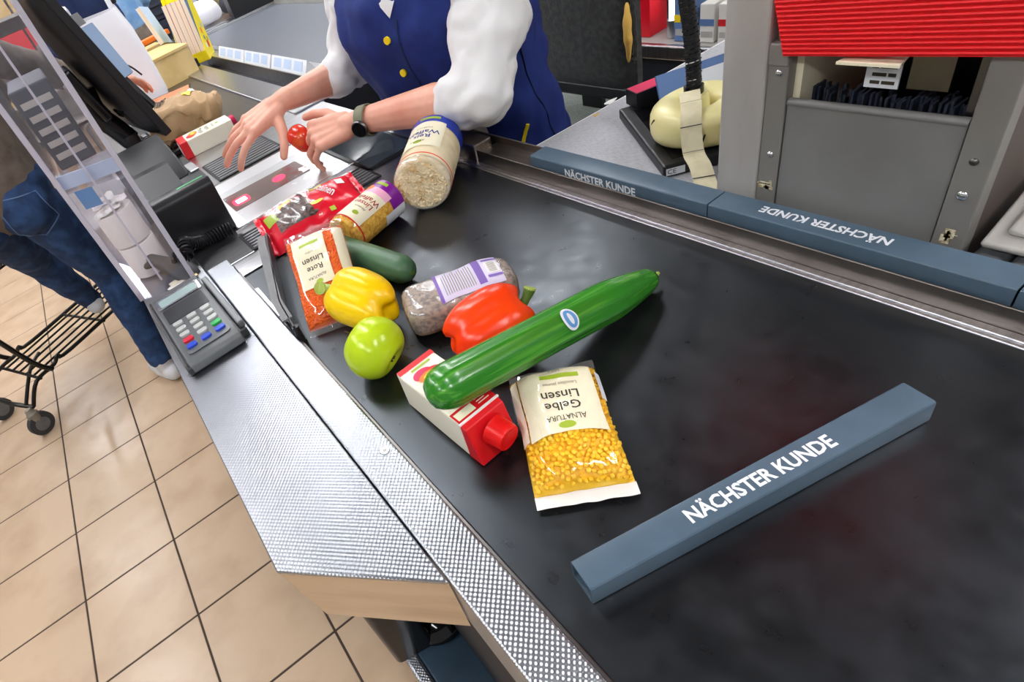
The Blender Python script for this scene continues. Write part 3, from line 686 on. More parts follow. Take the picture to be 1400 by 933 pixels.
# --- bag of red lentils, leaning up
c0 = Vector((.2015, .835, .897)); up_ = Vector((-.055, -.14))
t = thing('red_lentil_bag', 'clear bag of red lentils with cream label leaning beside the guide flap', 'lentil bag', tuple(c0), rz=yaw_to(up_), rx=R_(-27))
a, b, H = .054, .090, .030; S = pillow(a, b, H, 3.4, 5.0, .004, 9)
obj('lentil_fill', shell(lambda u, v: Vector((S(u*.985, v*.97).x*.98, v*.965, max(0, S(u, v).z-.003))), a, b, bot=.3), 'lentil_red', t, 'l', smooth=True)
obj('lentils', scatter(S, a*.92, b*.95, 1200, .0025, .6, lambda u, v: v > .022 or u > .038 or -.038 < u < -.018, 5, depth=.4), 'lentil_red', t, 'l', smooth=True, kind='stuff')
S3 = (lambda S: lambda u, v: S(u, v) + Vector((0, 0, .0016)))(S)
obj('bag_film', grid(lambda u, v: S3(u, v) + Vector((0, 0, .0008)), -a, a, -b, b, 40, 48), 'bag_film', t, 'l', smooth=True)
decal('label', t, S3, -.020, .040, -.078, .030, 'cream', .0007, 20, 28)
decal('label_side', t, S3, -.0515, -.036, -.078, .030, 'cream', .0007, 8, 20)
decal('label_band', t, S3, -.010, .026, -.060, -.053, 'leaf_green', .0011, 12, 4)
decal('label_leaf', t, S3, .000, .013, .0185, .0275, 'leaf_green', .0011, shape='ell')
text_on('brand_line', t, S3, 'ALNATURA', .008, .0125, .0080, 'ink', eps=.0012, maxw=.034)
text_on('name_line', t, S3, 'Rote', .008, -.005, .0155, 'ink', eps=.0012, bold=.01)
text_on('name_line', t, S3, 'Linsen', .008, -.0215, .0155, 'ink', eps=.0012, bold=.01)
text_on('small_line', t, S3, 'Lentilles', .008, -.037, .006, 'ink_grey', eps=.0012)
for sg_ in (1, -1):
    obj('bag_seal', grid(lambda u, v: Vector((u, sg_*(b*.965 + v), .003 + .003*noise.noise((u*60, v*60, 2+sg_)))), -a*.97, a*.97, 0, .016, 24, 4), 'bag_film_fine', t, 'l', smooth=True)

# --- cylinders of puffed waffles
def roll_pack(name, label, p0, p1, r, up, body, parts):
    """lying cylinder; local S(u,v): u around (metres, 0 = facing up vector, growing to the reader's right), v along from p0 (label top) to p1"""
    p0, p1 = Vector(p0), Vector(p1); ax = (p1-p0); L_ = ax.length; ax.normalize(); up = Vector(up); up = (up - ax*up.dot(ax)).normalized()
    side = (-ax).cross(up)          # reader's right when label top points to p0
    t = thing(name, label, 'waffle pack', tuple(p0 + ax*L_/2 - Vector((0, 0, r))))
    S = lambda u, v: p0 + ax*(L_/2 - v) + (up*math.cos(u/r) + side*math.sin(u/r))*r
    x, y = up, side
    rings = [ring(p0 + ax*s_, x, y, rr, rr, 48) for s_, rr in ((.0, .30*r), (-.0005, .7*r), (.0, .94*r), (.004, r*.985), (.008, r*.99), (L_-.008, r*.99), (L_-.003, r*.96), (L_, r*.85))]
    obj('waffle_stack', loft(rings), body, t, smooth=True, sharp=60)
    rnd = random.Random(len(name)); gr = []
    for k in range(420):
        rr = r*.93*math.sqrt(rnd.random()); an = rnd.uniform(0, 6.283); c = p0 - ax*.0004 + (up*math.cos(an) + side*math.sin(an))*rr + ax*(.003 if rr > r*.86 else 0)
        gr.append(xf(ico(), Matrix.Translation(c) @ Euler((rnd.uniform(0, 6), rnd.uniform(0, 6), rnd.uniform(0, 6))).to_matrix().to_4x4() @ Matrix.Diagonal((.0042, .0022, .0022, 1))))
    obj('puffed_grains', merge(*gr), body, t, smooth=True, kind='stuff')
    return t, S, p0, ax, L_, x, y
p0, p1 = (.472, .9215, .9060), (.606, 1.056, .9080)
t, S, P0, ax, L_, x, y = roll_pack('rice_waffle_pack', 'round pack of rice waffles with blue band against the tray end', p0, p1, .0555, (-.25, -.2, .9), 'rice_cake', None)
r = .0555
decal('wrapper_band', t, S, -.174, .174, -L_/2+.003, -L_/2+.045, 'cobalt', .0012, 64, 6, space='w')
decal('wrapper', t, S, -.172, .172, -L_/2+.045, L_/2-.010, 'cream2_film', .0006, 64, 10, space='w')
decal('label', t, S, -.043, .036, -L_/2+.034, L_/2-.050, 'cream', .0018, 24, 12, space='w')
decal('label_band', t, S, -.028, .016, -L_/2+.012, -L_/2+.022, 'leaf_green', .0018, 12, 3, space='w')
decal('label_leaf', t, S, -.006, .012, L_/2-.074, L_/2-.062, 'leaf_green', .0022, space='w', shape='ell')
text_on('name_line', t, S, 'Reis', -.002, .004, .021, 'ink_blue', eps=.0023, space='w', bold=.01)
text_on('name_line', t, S, 'Waffeln', -.002, -.014, .021, 'ink_blue', eps=.0023, space='w', bold=.01)
text_on('small_line', t, S, 'Vollkorn', -.002, -.032, .010, 'ink_grey', eps=.0023, space='w')
text_on('brand_line', t, S, 'Alnatura', .004, .0235, .0085, 'ink', eps=.0023, space='w')
obj('tear_string', loft([ring(P0 + ax*s_, x, y, rr, rr, 48) for s_, rr in ((.021, r*1.012), (.0215, r*1.022), (.0235, r*1.022), (.024, r*1.012))], cap=False), 'red_cap', t, smooth=True)
obj('film_end', loft([ring(P0 + ax*s_, x, y, rr, rr, 48) for s_, rr in ((-.003, r*.86), (-.002, r*.96), (.004, r*1.015), (.012, r*1.018))], cap=False), 'bag_film_milky', t, smooth=True)
p0, p1 = (.292, .935, .8905), (.424, .975, .8905)
t, S, P0, ax, L_, x, y = roll_pack('lentil_waffle_pack', 'round pack of lentil waffles with purple end beside the raisin bag', p0, p1, .039, (-.1, -.35, .9), 'corn_cake', None)
r = .039
decal('wrapper_band', t, S, -.122, .122, -L_/2+.003, -L_/2+.036, 'purple', .0012, 64, 6, space='w')
decal('label', t, S, -.030, .030, -L_/2+.046, L_/2-.014, 'cream', .0018, 24, 12, space='w')
decal('label_patch', t, S, -.030, .030, -L_/2+.028, -L_/2+.046, 'pink', .0018, 24, 4, space='w')
decal('label_patch', t, S, .012, .034, -L_/2+.022, -L_/2+.040, 'orange', .0022, space='w', shape='ell')
decal('label_band', t, S, -.008, .018, -L_/2+.010, -L_/2+.018, 'leaf_green', .002, 12, 3, space='w')
decal('label_leaf', t, S, -.012, .001, L_/2-.036, L_/2-.026, 'leaf_green', .0022, space='w', shape='ell')
text_on('name_line', t, S, 'Linsen', -.001, .010, .0165, 'ink_red', eps=.0023, space='w', bold=.01)
text_on('name_line', t, S, 'Waffeln', -.001, -.005, .0165, 'ink_red', eps=.0023, space='w', bold=.01)
text_on('brand_line', t, S, 'Alnatura', -.004, .0225, .007, 'ink', eps=.0023, space='w')
decal('ingredients', t, S, -.075, -.050, -L_/2+.004, -L_/2+.06, 'print_white', .002, 12, 4, space='w')
obj('tear_string', loft([ring(P0 + ax*s_, x, y, rr, rr, 48) for s_, rr in ((.012, r*1.012), (.0125, r*1.03), (.0145, r*1.03), (.015, r*1.012))], cap=False), 'red_cap', t, smooth=True)
obj('film_end', loft([ring(P0 + ax*s_, x, y, rr, rr, 48) for s_, rr in ((-.003, r*.2), (-.0035, r*.75), (-.002, r*.96), (.006, r*1.015), (.022, r*1.018))], cap=False), 'bag_film', t, smooth=True)

# --- raisin bag
c0 = Vector((.308, 1.125, .872)); rd = Vector((.205, -.028))
t = thing('raisin_bag', 'red raisin bag with clear window lying on the scanner vent', 'raisin bag', tuple(c0), rz=math.atan2(rd[1], rd[0]), rx=R_(16))
a, b, H = .112, .068, .030; S = pillow(a, b, H, 3.2, 3.0, .008, 21, 16)
obj('bag_body', shell(S, a, b, bot=.35), 'rosin_red', t, 'l', smooth=True)
S5 = (lambda S: lambda u, v: S(u, v))(S)
obj('raisins', scatter(S5, a*.9, b*.9, 150, .0055, .7, lambda u, v: -.082 < u < .005 and -.030 < v < .045 and v < .06 + u*.5 and u < .0 - v*.2, 8, depth=.2), 'raisin', t, 'l', smooth=True, kind='stuff')
decal('window', t, S5, -.085, .0, -.034, .030, 'raisin', .0008, 24, 16)
obj('window_film', grid(lambda u, v: on_surf(S5, u, v, .006), -.095, .012, -.045, .05, 30, 24), 'bag_film_soft', t, 'l', smooth=True)
text_on('lettering', t, S5, 'Rosinen', .045, .026, .030, 'print_white', rot=R_(-62), eps=.0015, bold=.01, maxw=.062)
for (u, v, ru, rv) in ((.030, .050, .016, .009), (-.045, .040, .020, .008), (.012, -.005, .018, .007)): decal('grape', t, S5, u-ru, u+ru, v-rv, v+rv, 'yellow_print', .0012, shape='ell')
decal('green_patch', t, S5, -.103, -.075, .005, .040, 'leaf_green', .0012, 8, 8)
decal('green_patch', t, S5, .030, .042, -.045, -.033, 'leaf_green', .0012, 4, 4)
decal('white_patch', t, S5, .075, .092, .022, .046, 'paper_white', .0012, 6, 6)
for sg_ in (1, -1):
    obj('bag_seal', grid(lambda u, v: Vector((sg_*(a*.97 + v*.5), u, .004 + .005*noise.noise((u*70, v*60, 2+sg_)))), -b*.95, b*.95, 0, .026, 24, 4), 'rosin_red', t, 'l', smooth=True)

# --- linseed block pack
c0 = Vector((.322, .615, .8505)); dv = Vector((.152, -.062))
t = thing('linseed_pack', 'clear pack of brown linseed with lilac label behind the red pepper', 'seed pack', tuple(c0), rz=math.atan2(dv[1], dv[0]))
def Sb(th, s):   # block pack: superellipse section along x
    k = s/.086; e = max(0, 1-abs(k)**7)**.3; cs, sn = math.cos(th), math.sin(th)
    yy = .042*e*math.copysign(abs(cs)**.55, cs); zz = .0285 + .0285*e*math.copysign(abs(sn)**.55, sn)
    wr = .0022*noise.noise((s*28, yy*28, zz*28)); return Vector((s, yy+wr, max(zz+wr, .0004)))
obj('seed_block', loft([[tuple(Sb(2*math.pi*j/48, s_)) for j in range(48)] for s_ in [-.0855 + .171*i/40 for i in range(41)]]), 'linseed', t, 'l', smooth=True)
obj('pack_film', loft([[tuple(Sb(2*math.pi*j/48, s_)*1.006 + Vector((0, 0, .0012))) for j in range(48)] for s_ in [-.0862 + .1724*i/40 for i in range(41)]], cap=False), 'bag_film_milky', t, 'l', smooth=True)
Stop = lambda u, v: Sb(math.acos(max(-1, min(1, math.copysign(abs(v/.042)**(1/.55), v)))), u)
decal('label', t, Stop, -.030, .066, -.034, .036, 'lilac_paper', .0022, 28, 20)
decal('label_strip', t, Stop, -.030, -.025, -.034, .036, 'violet', .0028, 4, 16)
decal('label_strip', t, Stop, .030, .041, -.030, .030, 'violet', .0028, 4, 16)
decal('label_strip', t, Stop, .045, .066, .018, .023, 'violet', .0028, 8, 3)
decal('label_strip', t, Stop, .045, .066, -.022, -.016, 'violet', .0028, 8, 3)
decal('barcode', t, Stop, .047, .064, -.012, .015, 'paper_white', .0028, 8, 8)
for k in range(7): decal('barcode_line', t, Stop, .050, .061, -.009+k*.0032, -.0078+k*.0032, 'ink_grey', .0032, 4, 1)
for k in range(13): decal('printed_line', t, Stop, -.019+k*.0036, -.0178+k*.0036, -.027, .020+.008*((k*7) % 3)/2, 'ink_grey', .0028, 1, 10)

# --- juice carton on the belt
c0 = Vector((.187, .456, .8502)); 
t = thing('juice_carton', 'white and red juice carton with red cap under the long cucumber', 'carton', tuple(c0), rz=R_(3))
hw, hl, hh = .0285, .069, .0585
def carton(t, hw, hl, hh, cap=True, side='cream2'):
    body = obj('carton_body', merge(box(-hw, hw, -hl+.012, hl, 0, hh)), side, t, 'l', bevel=.003)
    obj('carton_neck', loft([[(-hw, -hl+.0125, 0), (hw, -hl+.0125, 0), (hw, -hl+.0125, hh), (-hw, -hl+.0125, hh)], [(-hw, -hl-.012, .002), (hw, -hl-.012, .002), (hw, -hl+.002, hh*.93), (-hw, -hl+.002, hh*.93)]]), 'red', t, 'l', bevel=.0015)
    return body
carton(t, hw, hl, hh)
St = plane_S((0, 0, hh), (1, 0, 0), (0, 1, 0))
decal('red_panel', t, St, -hw+.0005, hw-.0005, -hl+.012, -hl+.030, 'red', .0006, 4, 4)
decal('date_field', t, St, -hw+.003, .0, -hl+.0145, -hl+.026, 'cream', .001, 4, 4)
for k in range(3): decal('printed_line', t, St, .006, .022-.004*(k % 2), -hl+.017+k*.004, -hl+.0184+k*.004, 'cream', .001, 2, 1)
obj('white_edge', xf(box(-hw-.0008, hw+.0008, -.0012, .0012, -.0005, .002), place((0, -hl+.0105, hh-.0012))), 'paper_white', t, 'l')
decal('red_panel', t, St, -hw+.0005, hw-.0005, hl-.010, hl-.001, 'red', .0006, 4, 4)
decal('green_band', t, St, -.014, .016, hl-.017, hl-.0135, 'leaf_green', .001, 4, 2)
decal('fruit_print', t, St, -.020, .008, hl-.040, hl-.020, 'magenta', .001, shape='ell')
decal('fruit_print', t, St, -.017, .012, hl-.046, hl-.030, 'orange', .0013, shape='ell')
decal('fruit_print', t, St, -.008, .017, hl-.042, hl-.027, 'red', .0011, shape='ell')
decal('fruit_print', t, St, -.010, .008, hl-.041, hl-.034, 'yellow_print', .0016, shape='ell')
decal('fruit_print', t, St, -.004, .006, hl-.036, hl-.033, 'leaf_green', .0019, shape='ell')
for k in range(4): decal('printed_line', t, St, .004-.0*k, .024-.003*(k % 2), hl-.052-k*.004, hl-.051-k*.004, 'ink_grey', .001, 2, 1)
capax = Vector((.12, -1, -.1)).normalized(); cb_ = Vector((.003, -hl-.004, .0345))
cp = obj('screw_cap', tube([cb_, cb_ + capax*.004, cb_ + capax*.020, cb_ + capax*.022], [.019, .0175, .0165, .0155], 28), 'red_cap', t, 'l', smooth=True)
obj('cap_recess', tube([cb_ + capax*.0222, cb_ + capax*.0226], [.0115, .0115], 24), 'red', cp, 'l')
# ------------------------------------------------------------------ fruit and vegetables



def axis_matrix(c, ax, up=(0, 0, 1)):
    x, y, d = frame(ax, up); M = Matrix.Identity(4)
    for i in range(3): M[i][0], M[i][1], M[i][2], M[i][3] = x[i], y[i], d[i], c[i]
    return M
def pepper(name, label, c, ax, rad, ln, lobes, ph, mt, stem, seed):
    t = thing_m(name, label, 'bell pepper', axis_matrix(c, ax))
    rings = []; n = 72; K = 36
    vw = MW[t.name].inverted().to_3x3() @ (Vector((0, 0, 1.4)) - Vector(c)); ph = math.pi - lobes*(math.atan2(vw.y, vw.x) + ph)
    for i in range(K+1):
        s = i/K; z = -ln/2 + ln*s
        q_ = .05 + .90*s; e = abs(2*q_-1); base = rad*(max(0, 1-e**2.8))**.42*(.92+.10*s)
        row = []
        for j in range(n):
            th = 2*math.pi*j/n
            c3_ = math.cos(lobes*th + ph); lob = .5+.5*c3_
            r_ = base*(1 + .05*c3_ - .10*(1-lob)**5*math.sin(math.pi*min(1, .2+s*.8)))*(1+.03*math.sin(2*th+seed))
            zz = z + .008*lob*max(0, (s-.6)/.4)**2 - .008*lob*max(0, (.35-s)/.35)**2
            row.append((r_*math.cos(th), r_*math.sin(th), zz))
        rings.append(row)
    bot = rings[0]; rings = [[(x*.2, y*.2, -ln/2+.004) for x, y, z in bot], [(x*.6, y*.6, z-.001) for x, y, z in bot], [(x*.86, y*.86, z-.0012) for x, y, z in bot]] + rings
    top = rings[-1]; rings += [[(x*.86, y*.86, z+.001) for x, y, z in top], [(x*.65, y*.65, z-.001) for x, y, z in top], [(x*.3, y*.3, ln/2-.012) for x, y, z in top]]
    obj('pepper_flesh', loft(rings), mt, t, 'l', smooth=True, sharp=80)
    return t
t = pepper('yellow_pepper', 'shiny yellow bell pepper between red lentils and green apple', (.2105, .716, .8985), (-.30, .93, .12), .0475, .098, 3, .12, 'pepper_yellow', None, 1)
axn = Vector((-.30, .93, .12)).normalized(); b0 = Vector((.2105, .716, .8985)) + axn*.034; e0 = Vector((.1745, .790, .9115)); cn = Vector((-.55, -.45, .55)).normalized()
obj('stem', tube(smooth_path([b0, b0 + axn*.020, e0 - cn*.006 + axn*.002, e0], 5), [.0075]*12 + [.0085, .0095, .0100, .0105], 14), 'stem_green', t, smooth=True)
obj('stem_cut', cyl(e0 - cn*.001, e0 + cn*.002, .0108, 20), 'stem_green', t, smooth=True)
t = pepper('red_pepper', 'glossy orange-red bell pepper leaning on the long cucumber', (.2975, .515, .8955), (.96, -.24, .12), .0465, .096, 3, -.32, 'pepper_red', None, 2)
q0 = Vector((.2975, .515, .8955)) + Vector((.96, -.24, .12)).normalized()*.034
obj('stem', tube(smooth_path([q0, Vector((.341, .4985, .905)), Vector((.351, .4965, .912)), Vector((.361, .4975, .922))], 5), [.0062]*10 + [.0058, .006, .0066, .0072, .0078, .0078], 14), 'stem_dark', t, smooth=True)
obj('stem_cut', cyl((.3608, .4974, .9215), (.3622, .4976, .9235), .0079, 16), 'stem_green', t, smooth=True)
obj('calyx', loft([[((.013 if k % 2 else .018)*math.cos(k*math.pi/8), (.013 if k % 2 else .018)*math.sin(k*math.pi/8), .037) for k in range(16)], [(.006*math.cos(k*math.pi/8), .006*math.sin(k*math.pi/8), .041) for k in range(16)]]), 'stem_dark', t, 'l', smooth=True)
def apple(name, label, c, ax, r, mt, stem=True):
    t = thing_m(name, label, 'apple', axis_matrix(c, ax)); prof = []
    for i in range(29):
        a = math.pi*i/28; rr = r*math.sin(a)*(1+.06*math.cos(a)); z = -r*.93*math.cos(a)
        dip = .26*r*math.exp(-(a/.38)**2); dip2 = .34*r*math.exp(-((math.pi-a)/.42)**2)
        prof.append((max(rr, .0004), z + dip - dip2))
    obj('apple_flesh', lathe(prof, 40), mt, t, 'l', smooth=True, sharp=180)
    if stem: obj('stem', tube([(0, 0, r*.55), (.001, 0, r*.85), (.004, .001, r*1.05)], [.0016, .0015, .002], 8), 'brown', t, 'l', smooth=True)
    obj('calyx', merge(*[tube([(.001*math.cos(k), .001*math.sin(k), -r*.66), (.005*math.cos(k), .005*math.sin(k), -r*.735)], [.002, .0008], 6) for k in (0, 1.26, 2.51, 3.77, 5.03)]), 'brown', t, 'l')
    return t
apple('green_apple', 'shiny green apple in front of the yellow pepper', (.1665, .610, .8945), (-.35, .80, .48), .0455, 'apple_green')
# long cucumber: right tip on the belt, left part on the carton
pA, pB = Vector((.145, .418, .953)), Vector((.520, .437, .8655)); ax = (pB-pA); L_ = ax.length
t = thing_m('long_cucumber', 'long ribbed green cucumber with sticker lying across the juice carton', 'cucumber', axis_matrix(pA, ax))
rings = []; n = 60; K = 50
def cr(s):
    r = .0268*(1-.02*math.sin(5*s)); 
    if s < .09: r *= math.sqrt(max(1-((.09-s)/.09)**2, 0))*1.0
    if s > .74: r *= max(0, 1-.42*((s-.74)/.22)**1.4)
    if s > .955: r *= math.sqrt(max(0, 1-((s-.955)/.045)**2))
    return max(r, .0006)
for i in range(K+1):
    s = i/K; s = s if 0 < i < K else s
    bx = .006*math.sin(math.pi*s)
    rings.append([((cr(s)*(1+.022*math.cos(10*th+.3*math.sin(5*s))))*math.cos(th)+bx*.2, (cr(s)*(1+.022*math.cos(10*th+.3*math.sin(5*s))))*math.sin(th), L_*s) for th in [2*math.pi*j/n for j in range(n)]])
obj('cucumber_flesh', loft(rings), 'cucumber', t, 'l', smooth=True, sharp=180)
obj('stem', tube([(0, 0, L_-.004), (.0005, 0, L_+.004), (.002, .001, L_+.009)], [.004, .003, .0026], 10), 'stem_green', t, 'l', smooth=True)
# wrap-round sticker: find the camera-facing side from world up / -y
Mi = MW[t.name].inverted().to_3x3(); fdir = Mi @ Vector((.03, -.62, .60)); th0 = math.atan2(fdir.y, fdir.x)
Scu = lambda u, v: Vector(((cr(v/L_)*1.022)*math.cos(th0+u/.026), (cr(v/L_)*1.022)*math.sin(th0+u/.026), v))
decal('sticker', t, Scu, -.017, .011, .190, .212, 'print_white', .0008, shape='ell')
decal('sticker_print', t, Scu, -.014, .008, .193, .2095, 'sticker_blue', .0013, shape='ell')
decal('sticker_print', t, Scu, -.010, .004, .198, .204, 'print_white', .0017, shape='ell')
# short dark cucumber
pA, pB = Vector((.268, .965, .876)), Vector((.3135, .735, .876)); ax = pB-pA; L2 = ax.length
t = thing_m('mini_cucumber', 'short dark green cucumber between lentil waffles and yellow pepper', 'cucumber', axis_matrix(pA, ax))
rings = []
for i in range(41):
    s = i/40; r = .0245
    if s < .12: r *= math.sqrt(max(1-((.12-s)/.12)**2, .0008))
    if s > .86: r *= math.sqrt(max(1-((s-.86)/.14)**2.2, .0008))
    rings.append([(r*(1+.015*math.cos(8*th))*math.cos(th), r*(1+.015*math.cos(8*th))*math.sin(th), L2*s) for th in [2*math.pi*j/40 for j in range(40)]])
obj('cucumber_flesh', loft(rings), 'zucchini', t, 'l', smooth=True, sharp=180)
obj('blossom_end', cyl((0, 0, L2-.0015), (0, 0, L2+.0006), .004, 10), 'stem_dark', t, 'l')
# ------------------------------------------------------------------ card terminal on the shelf
t = thing('card_terminal', 'grey card payment terminal with coloured keys on the steel shelf', 'card terminal', (-.0135, .832, .8682), rz=R_(1.5))
w2 = .0525; Lt = .25
prof = [(0, .006), (.012, .0), (Lt-.01, .0), (Lt, .01), (Lt, .040), (Lt-.035, .047), (.06, .033), (.008, .026), (0, .020)]
def extr(prof, x0, x1): 
    n = len(prof); v = [(x0, y, z) for y, z in prof] + [(x1, y, z) for y, z in prof]
    return v, [tuple(range(n)), tuple(range(2*n-1, n-1, -1))] + [(i, i+n, (i+1) % n + n, (i+1) % n) for i in range(n)]
obj('terminal_body', extr(prof, -w2, w2*.86), 'term_grey', t, 'l', bevel=.004, segs=3, smooth=True)
obj('terminal_side', extr([(y, z*.9) for y, z in prof], -w2-.006, -w2+.004), 'term_dark', t, 'l', bevel=.003, segs=2)
obj('card_slot', extr([(.03, .012), (Lt-.02, .012), (Lt-.015, .034), (.05, .030), (.03, .026)], w2*.86+.004, w2*.86+.016), 'term_grey', t, 'l', bevel=.003)
obj('slot_base', extr([(.02, .0), (Lt-.01, .0), (Lt-.01, .02), (.02, .015)], w2*.86-.002, w2*.86+.014), 'term_dark', t, 'l', bevel=.002)
sl = math.atan2(.047-.033, Lt-.035-.06)
Sk = plane_S((0, .06, .033), (1, 0, 0), (0, math.cos(sl), math.sin(sl)))
def slab(name, par, u0, u1, v0, v1, h, mt, r=.002, bev=0):
    pl = rpoly([(u0, v0), (u1, v0), (u1, v1), (u0, v1)], r, 3); n_ = Vector((0, -math.sin(sl), math.cos(sl)))
    g = ([tuple(Sk(*p)) for p in pl] + [tuple(Sk(*p) + n_*h) for p in pl]); n = len(pl)
    return obj(name, (g, [tuple(range(n))[::-1], tuple(range(n, 2*n))] + [(i, (i+1) % n, (i+1) % n+n, i+n) for i in range(n)]), mt, par, 'l', bevel=bev)
kp = slab('keypad_field', t, -.043, .036, -.042, .066, .0012, 'term_grey', .008)
slab('screen_hood', t, -.043, .036, .064, .112, .002, 'term_dark', .005)
fr2 = slab('display_frame', t, -.047, .041, .116, .150, .004, 'steel_bright', .006)
slab('display', t, -.040, .034, .121, .144, .0046, 'lcd', .003)
for rI, row in enumerate((('key_grey',)*3, ('key_grey',)*3, ('key_grey',)*3, ('key_red', 'key_grey', 'key_green'), ('key_blue',)*3)):
    for cI, kc in enumerate(row):
        u = -.030 + cI*.0265; v = .052 - rI*.0190
        slab('key', t, u-.009, u+.009, v-.0055, v+.0055, .0052, kc, .004, bev=.0008)
# ------------------------------------------------------------------ clear acrylic case with paper rolls and hand scanner
ac = thing('acrylic_case', 'tall clear acrylic case on the shelf holding paper rolls', 'display case', (-.03, 1.5, .868))
q = [(-.089, 1.19), (.022, 1.13), (.022, 1.75), (-.089, 1.75)]
def sheet(name, a_, b_, z0, z1, th=.004, mt='acrylic', par=None):
    a_, b_ = Vector(a_), Vector(b_); d = (b_-a_).normalized(); n = Vector((-d.y, d.x))*th/2
    return obj(name, prism([tuple(a_+n), tuple(b_+n), tuple(b_-n), tuple(a_-n)], z0, z1), mt, par or ac)
sheet('acrylic_sheet', q[0], q[1], .872, 1.7); sheet('acrylic_sheet', q[1], q[2], .872, 1.7); sheet('acrylic_sheet', q[3], q[0], .872, 1.7); sheet('acrylic_sheet', q[2], q[3], .872, 1.7)
obj('acrylic_floor', prism(q, .8683, .872), 'acrylic', ac)
obj('acrylic_shelf', prism([(-.086, 1.2), (.02, 1.14), (.02, 1.74), (-.086, 1.74)], 1.115, 1.119), 'acrylic', ac)
for (x, y) in (q[0], q[1]): obj('acrylic_edge', box(x-.005, x+.005, y-.004, y+.004, .869, 1.7), 'acrylic_edge', ac, bevel=.001, segs=1)
obj('acrylic_edge', box(-.035, -.031, 1.158, 1.163, .90, 1.5), 'acrylic_edge', ac)
obj('case_sticker', prism([(-.085, 1.196), (.018, 1.14), (.018, 1.143), (-.085, 1.199)], 1.125, 1.15), 'label_blue', ac)
obj('case_sticker', prism([(-.08, 1.30), (-.045, 1.28), (-.045, 1.283), (-.08, 1.303)], 1.05, 1.09), 'sticker_blue', ac)
obj('case_corner', box(-.094, -.078, 1.186, 1.204, .868, .888), 'acrylic', ac)
def paper_roll(label, x, y, z, tilt=0):
    t = thing('paper_roll', label, 'paper roll', (x, y, z), group='white receipt paper rolls in the case', rx=tilt)
    obj('roll', lathe([(.009, .001), (.040, .001), (.0405, .003), (.0405, .074), (.040, .0755), (.009, .0755), (.009, .001)], 40, cap=False), 'roll_paper', t, 'l', smooth=True)
    obj('core', lathe([(.0065, 0), (.009, 0), (.009, .0765), (.0065, .0765), (.0065, 0)], 20, cap=False), 'dark_grey', t, 'l', smooth=True)
paper_roll('white receipt paper roll standing lowest inside the acrylic case', -.036, 1.300, .873)
paper_roll('white receipt paper roll stacked on another inside the acrylic case', -.038, 1.302, .9515)
t = thing('receipt_pile', 'crumpled white receipts on top of the stacked paper rolls', 'paper', (-.04, 1.31, 1.03))
for k in range(5):
    x, y = -.055+.02*(k % 3), 1.285+.022*(k//2)
    obj('receipt', grid(lambda u, v: (x+u, y+v, 1.031+.004*k+.006*noise.noise((u*60, v*60, k))), -.016, .016, -.02, .02, 6, 6), 'paper_white', t)
for (z, lab) in ((1.121, 'dark grey boxed item on the upper shelf of the acrylic case'),):
    t = thing('boxed_item', lab, 'box', (-.05, 1.45, z)); obj('box_body', box(-.078, .0, 1.36, 1.60, z, z+.16), 'shelf_goods', t, bevel=.004)
    for k in range(5): obj('box_stripe', box(-.07, -.01, 1.3585, 1.36, z+.02+k*.026, z+.032+k*.026), 'light_grey', t)
t = thing('hand_scanner', 'dark grey hand scanner lying at the foot of the acrylic case', 'scanner', (-.012, 1.2, .873))
obj('scanner_head', loft([ring(Vector((.002, 1.205, .888)) + Vector((-.35, .6, .25))*s_, (.85, .5, 0), (-.1, .15, .98), rx_, ry_, 20) for s_, rx_, ry_ in ((-.075, .004, .003), (-.07, .018, .010), (-.04, .028, .015), (0, .026, .016), (.05, .018, .013), (.09, .012, .010), (.1, .004, .004))]), 'dark_grey', t, smooth=True)
obj('scanner_ring', tube([(.022 + .016*math.cos(k*.4), 1.213+.010*math.cos(k*.4), .895 + .019*math.sin(k*.4)) for k in range(17)], .0055, 10), 'black_gloss', t, smooth=True)
obj('scanner_handle', tube(smooth_path([(-.03, 1.25, .90), (-.045, 1.22, .915), (-.035, 1.19, .93)], 4), .006, 8), 'black_plastic', t, smooth=True)
t = thing('coiled_cord', 'black coiled cord lying along the foot of the receipt printer', 'cord', (.09, 1.26, .855))
cpth = smooth_path([(.036, 1.222, .889), (.048, 1.262, .902), (.062, 1.27, .89), (.088, 1.286, .876), (.125, 1.292, .872), (.158, 1.288, .868)], 8); hel = []
NN = 380
for i in range(NN):
    f_ = i/(NN-1)*(len(cpth)-1.001); k = int(f_); p = cpth[k].lerp(cpth[k+1], f_-k); x, y, d = frame(cpth[k+1]-cpth[k], (0, 0, 1)); a_ = i*.40
    hel.append(p + x*.0125*math.cos(a_) + y*.0125*math.sin(a_))
obj('cord_coil', tube(hel, .0029, 8), 'smoked_plastic', t, smooth=True)
for k, (x, y, rz) in enumerate(((.004, 1.155, .3), (-.006, 1.165, .5), (.002, 1.172, .2))):
    obj('paper_card', xf(box(-.028, .028, -.010, .010, 0, .0012), place((x, y, .8725+k*.0014), rz)), ['wood', 'paper_white', 'cream'][k], label='small card in the foot of the acrylic case beside the terminal, layer %s' % ('lowest', 'middle', 'top')[k], cat='card', group='small cards by the terminal')
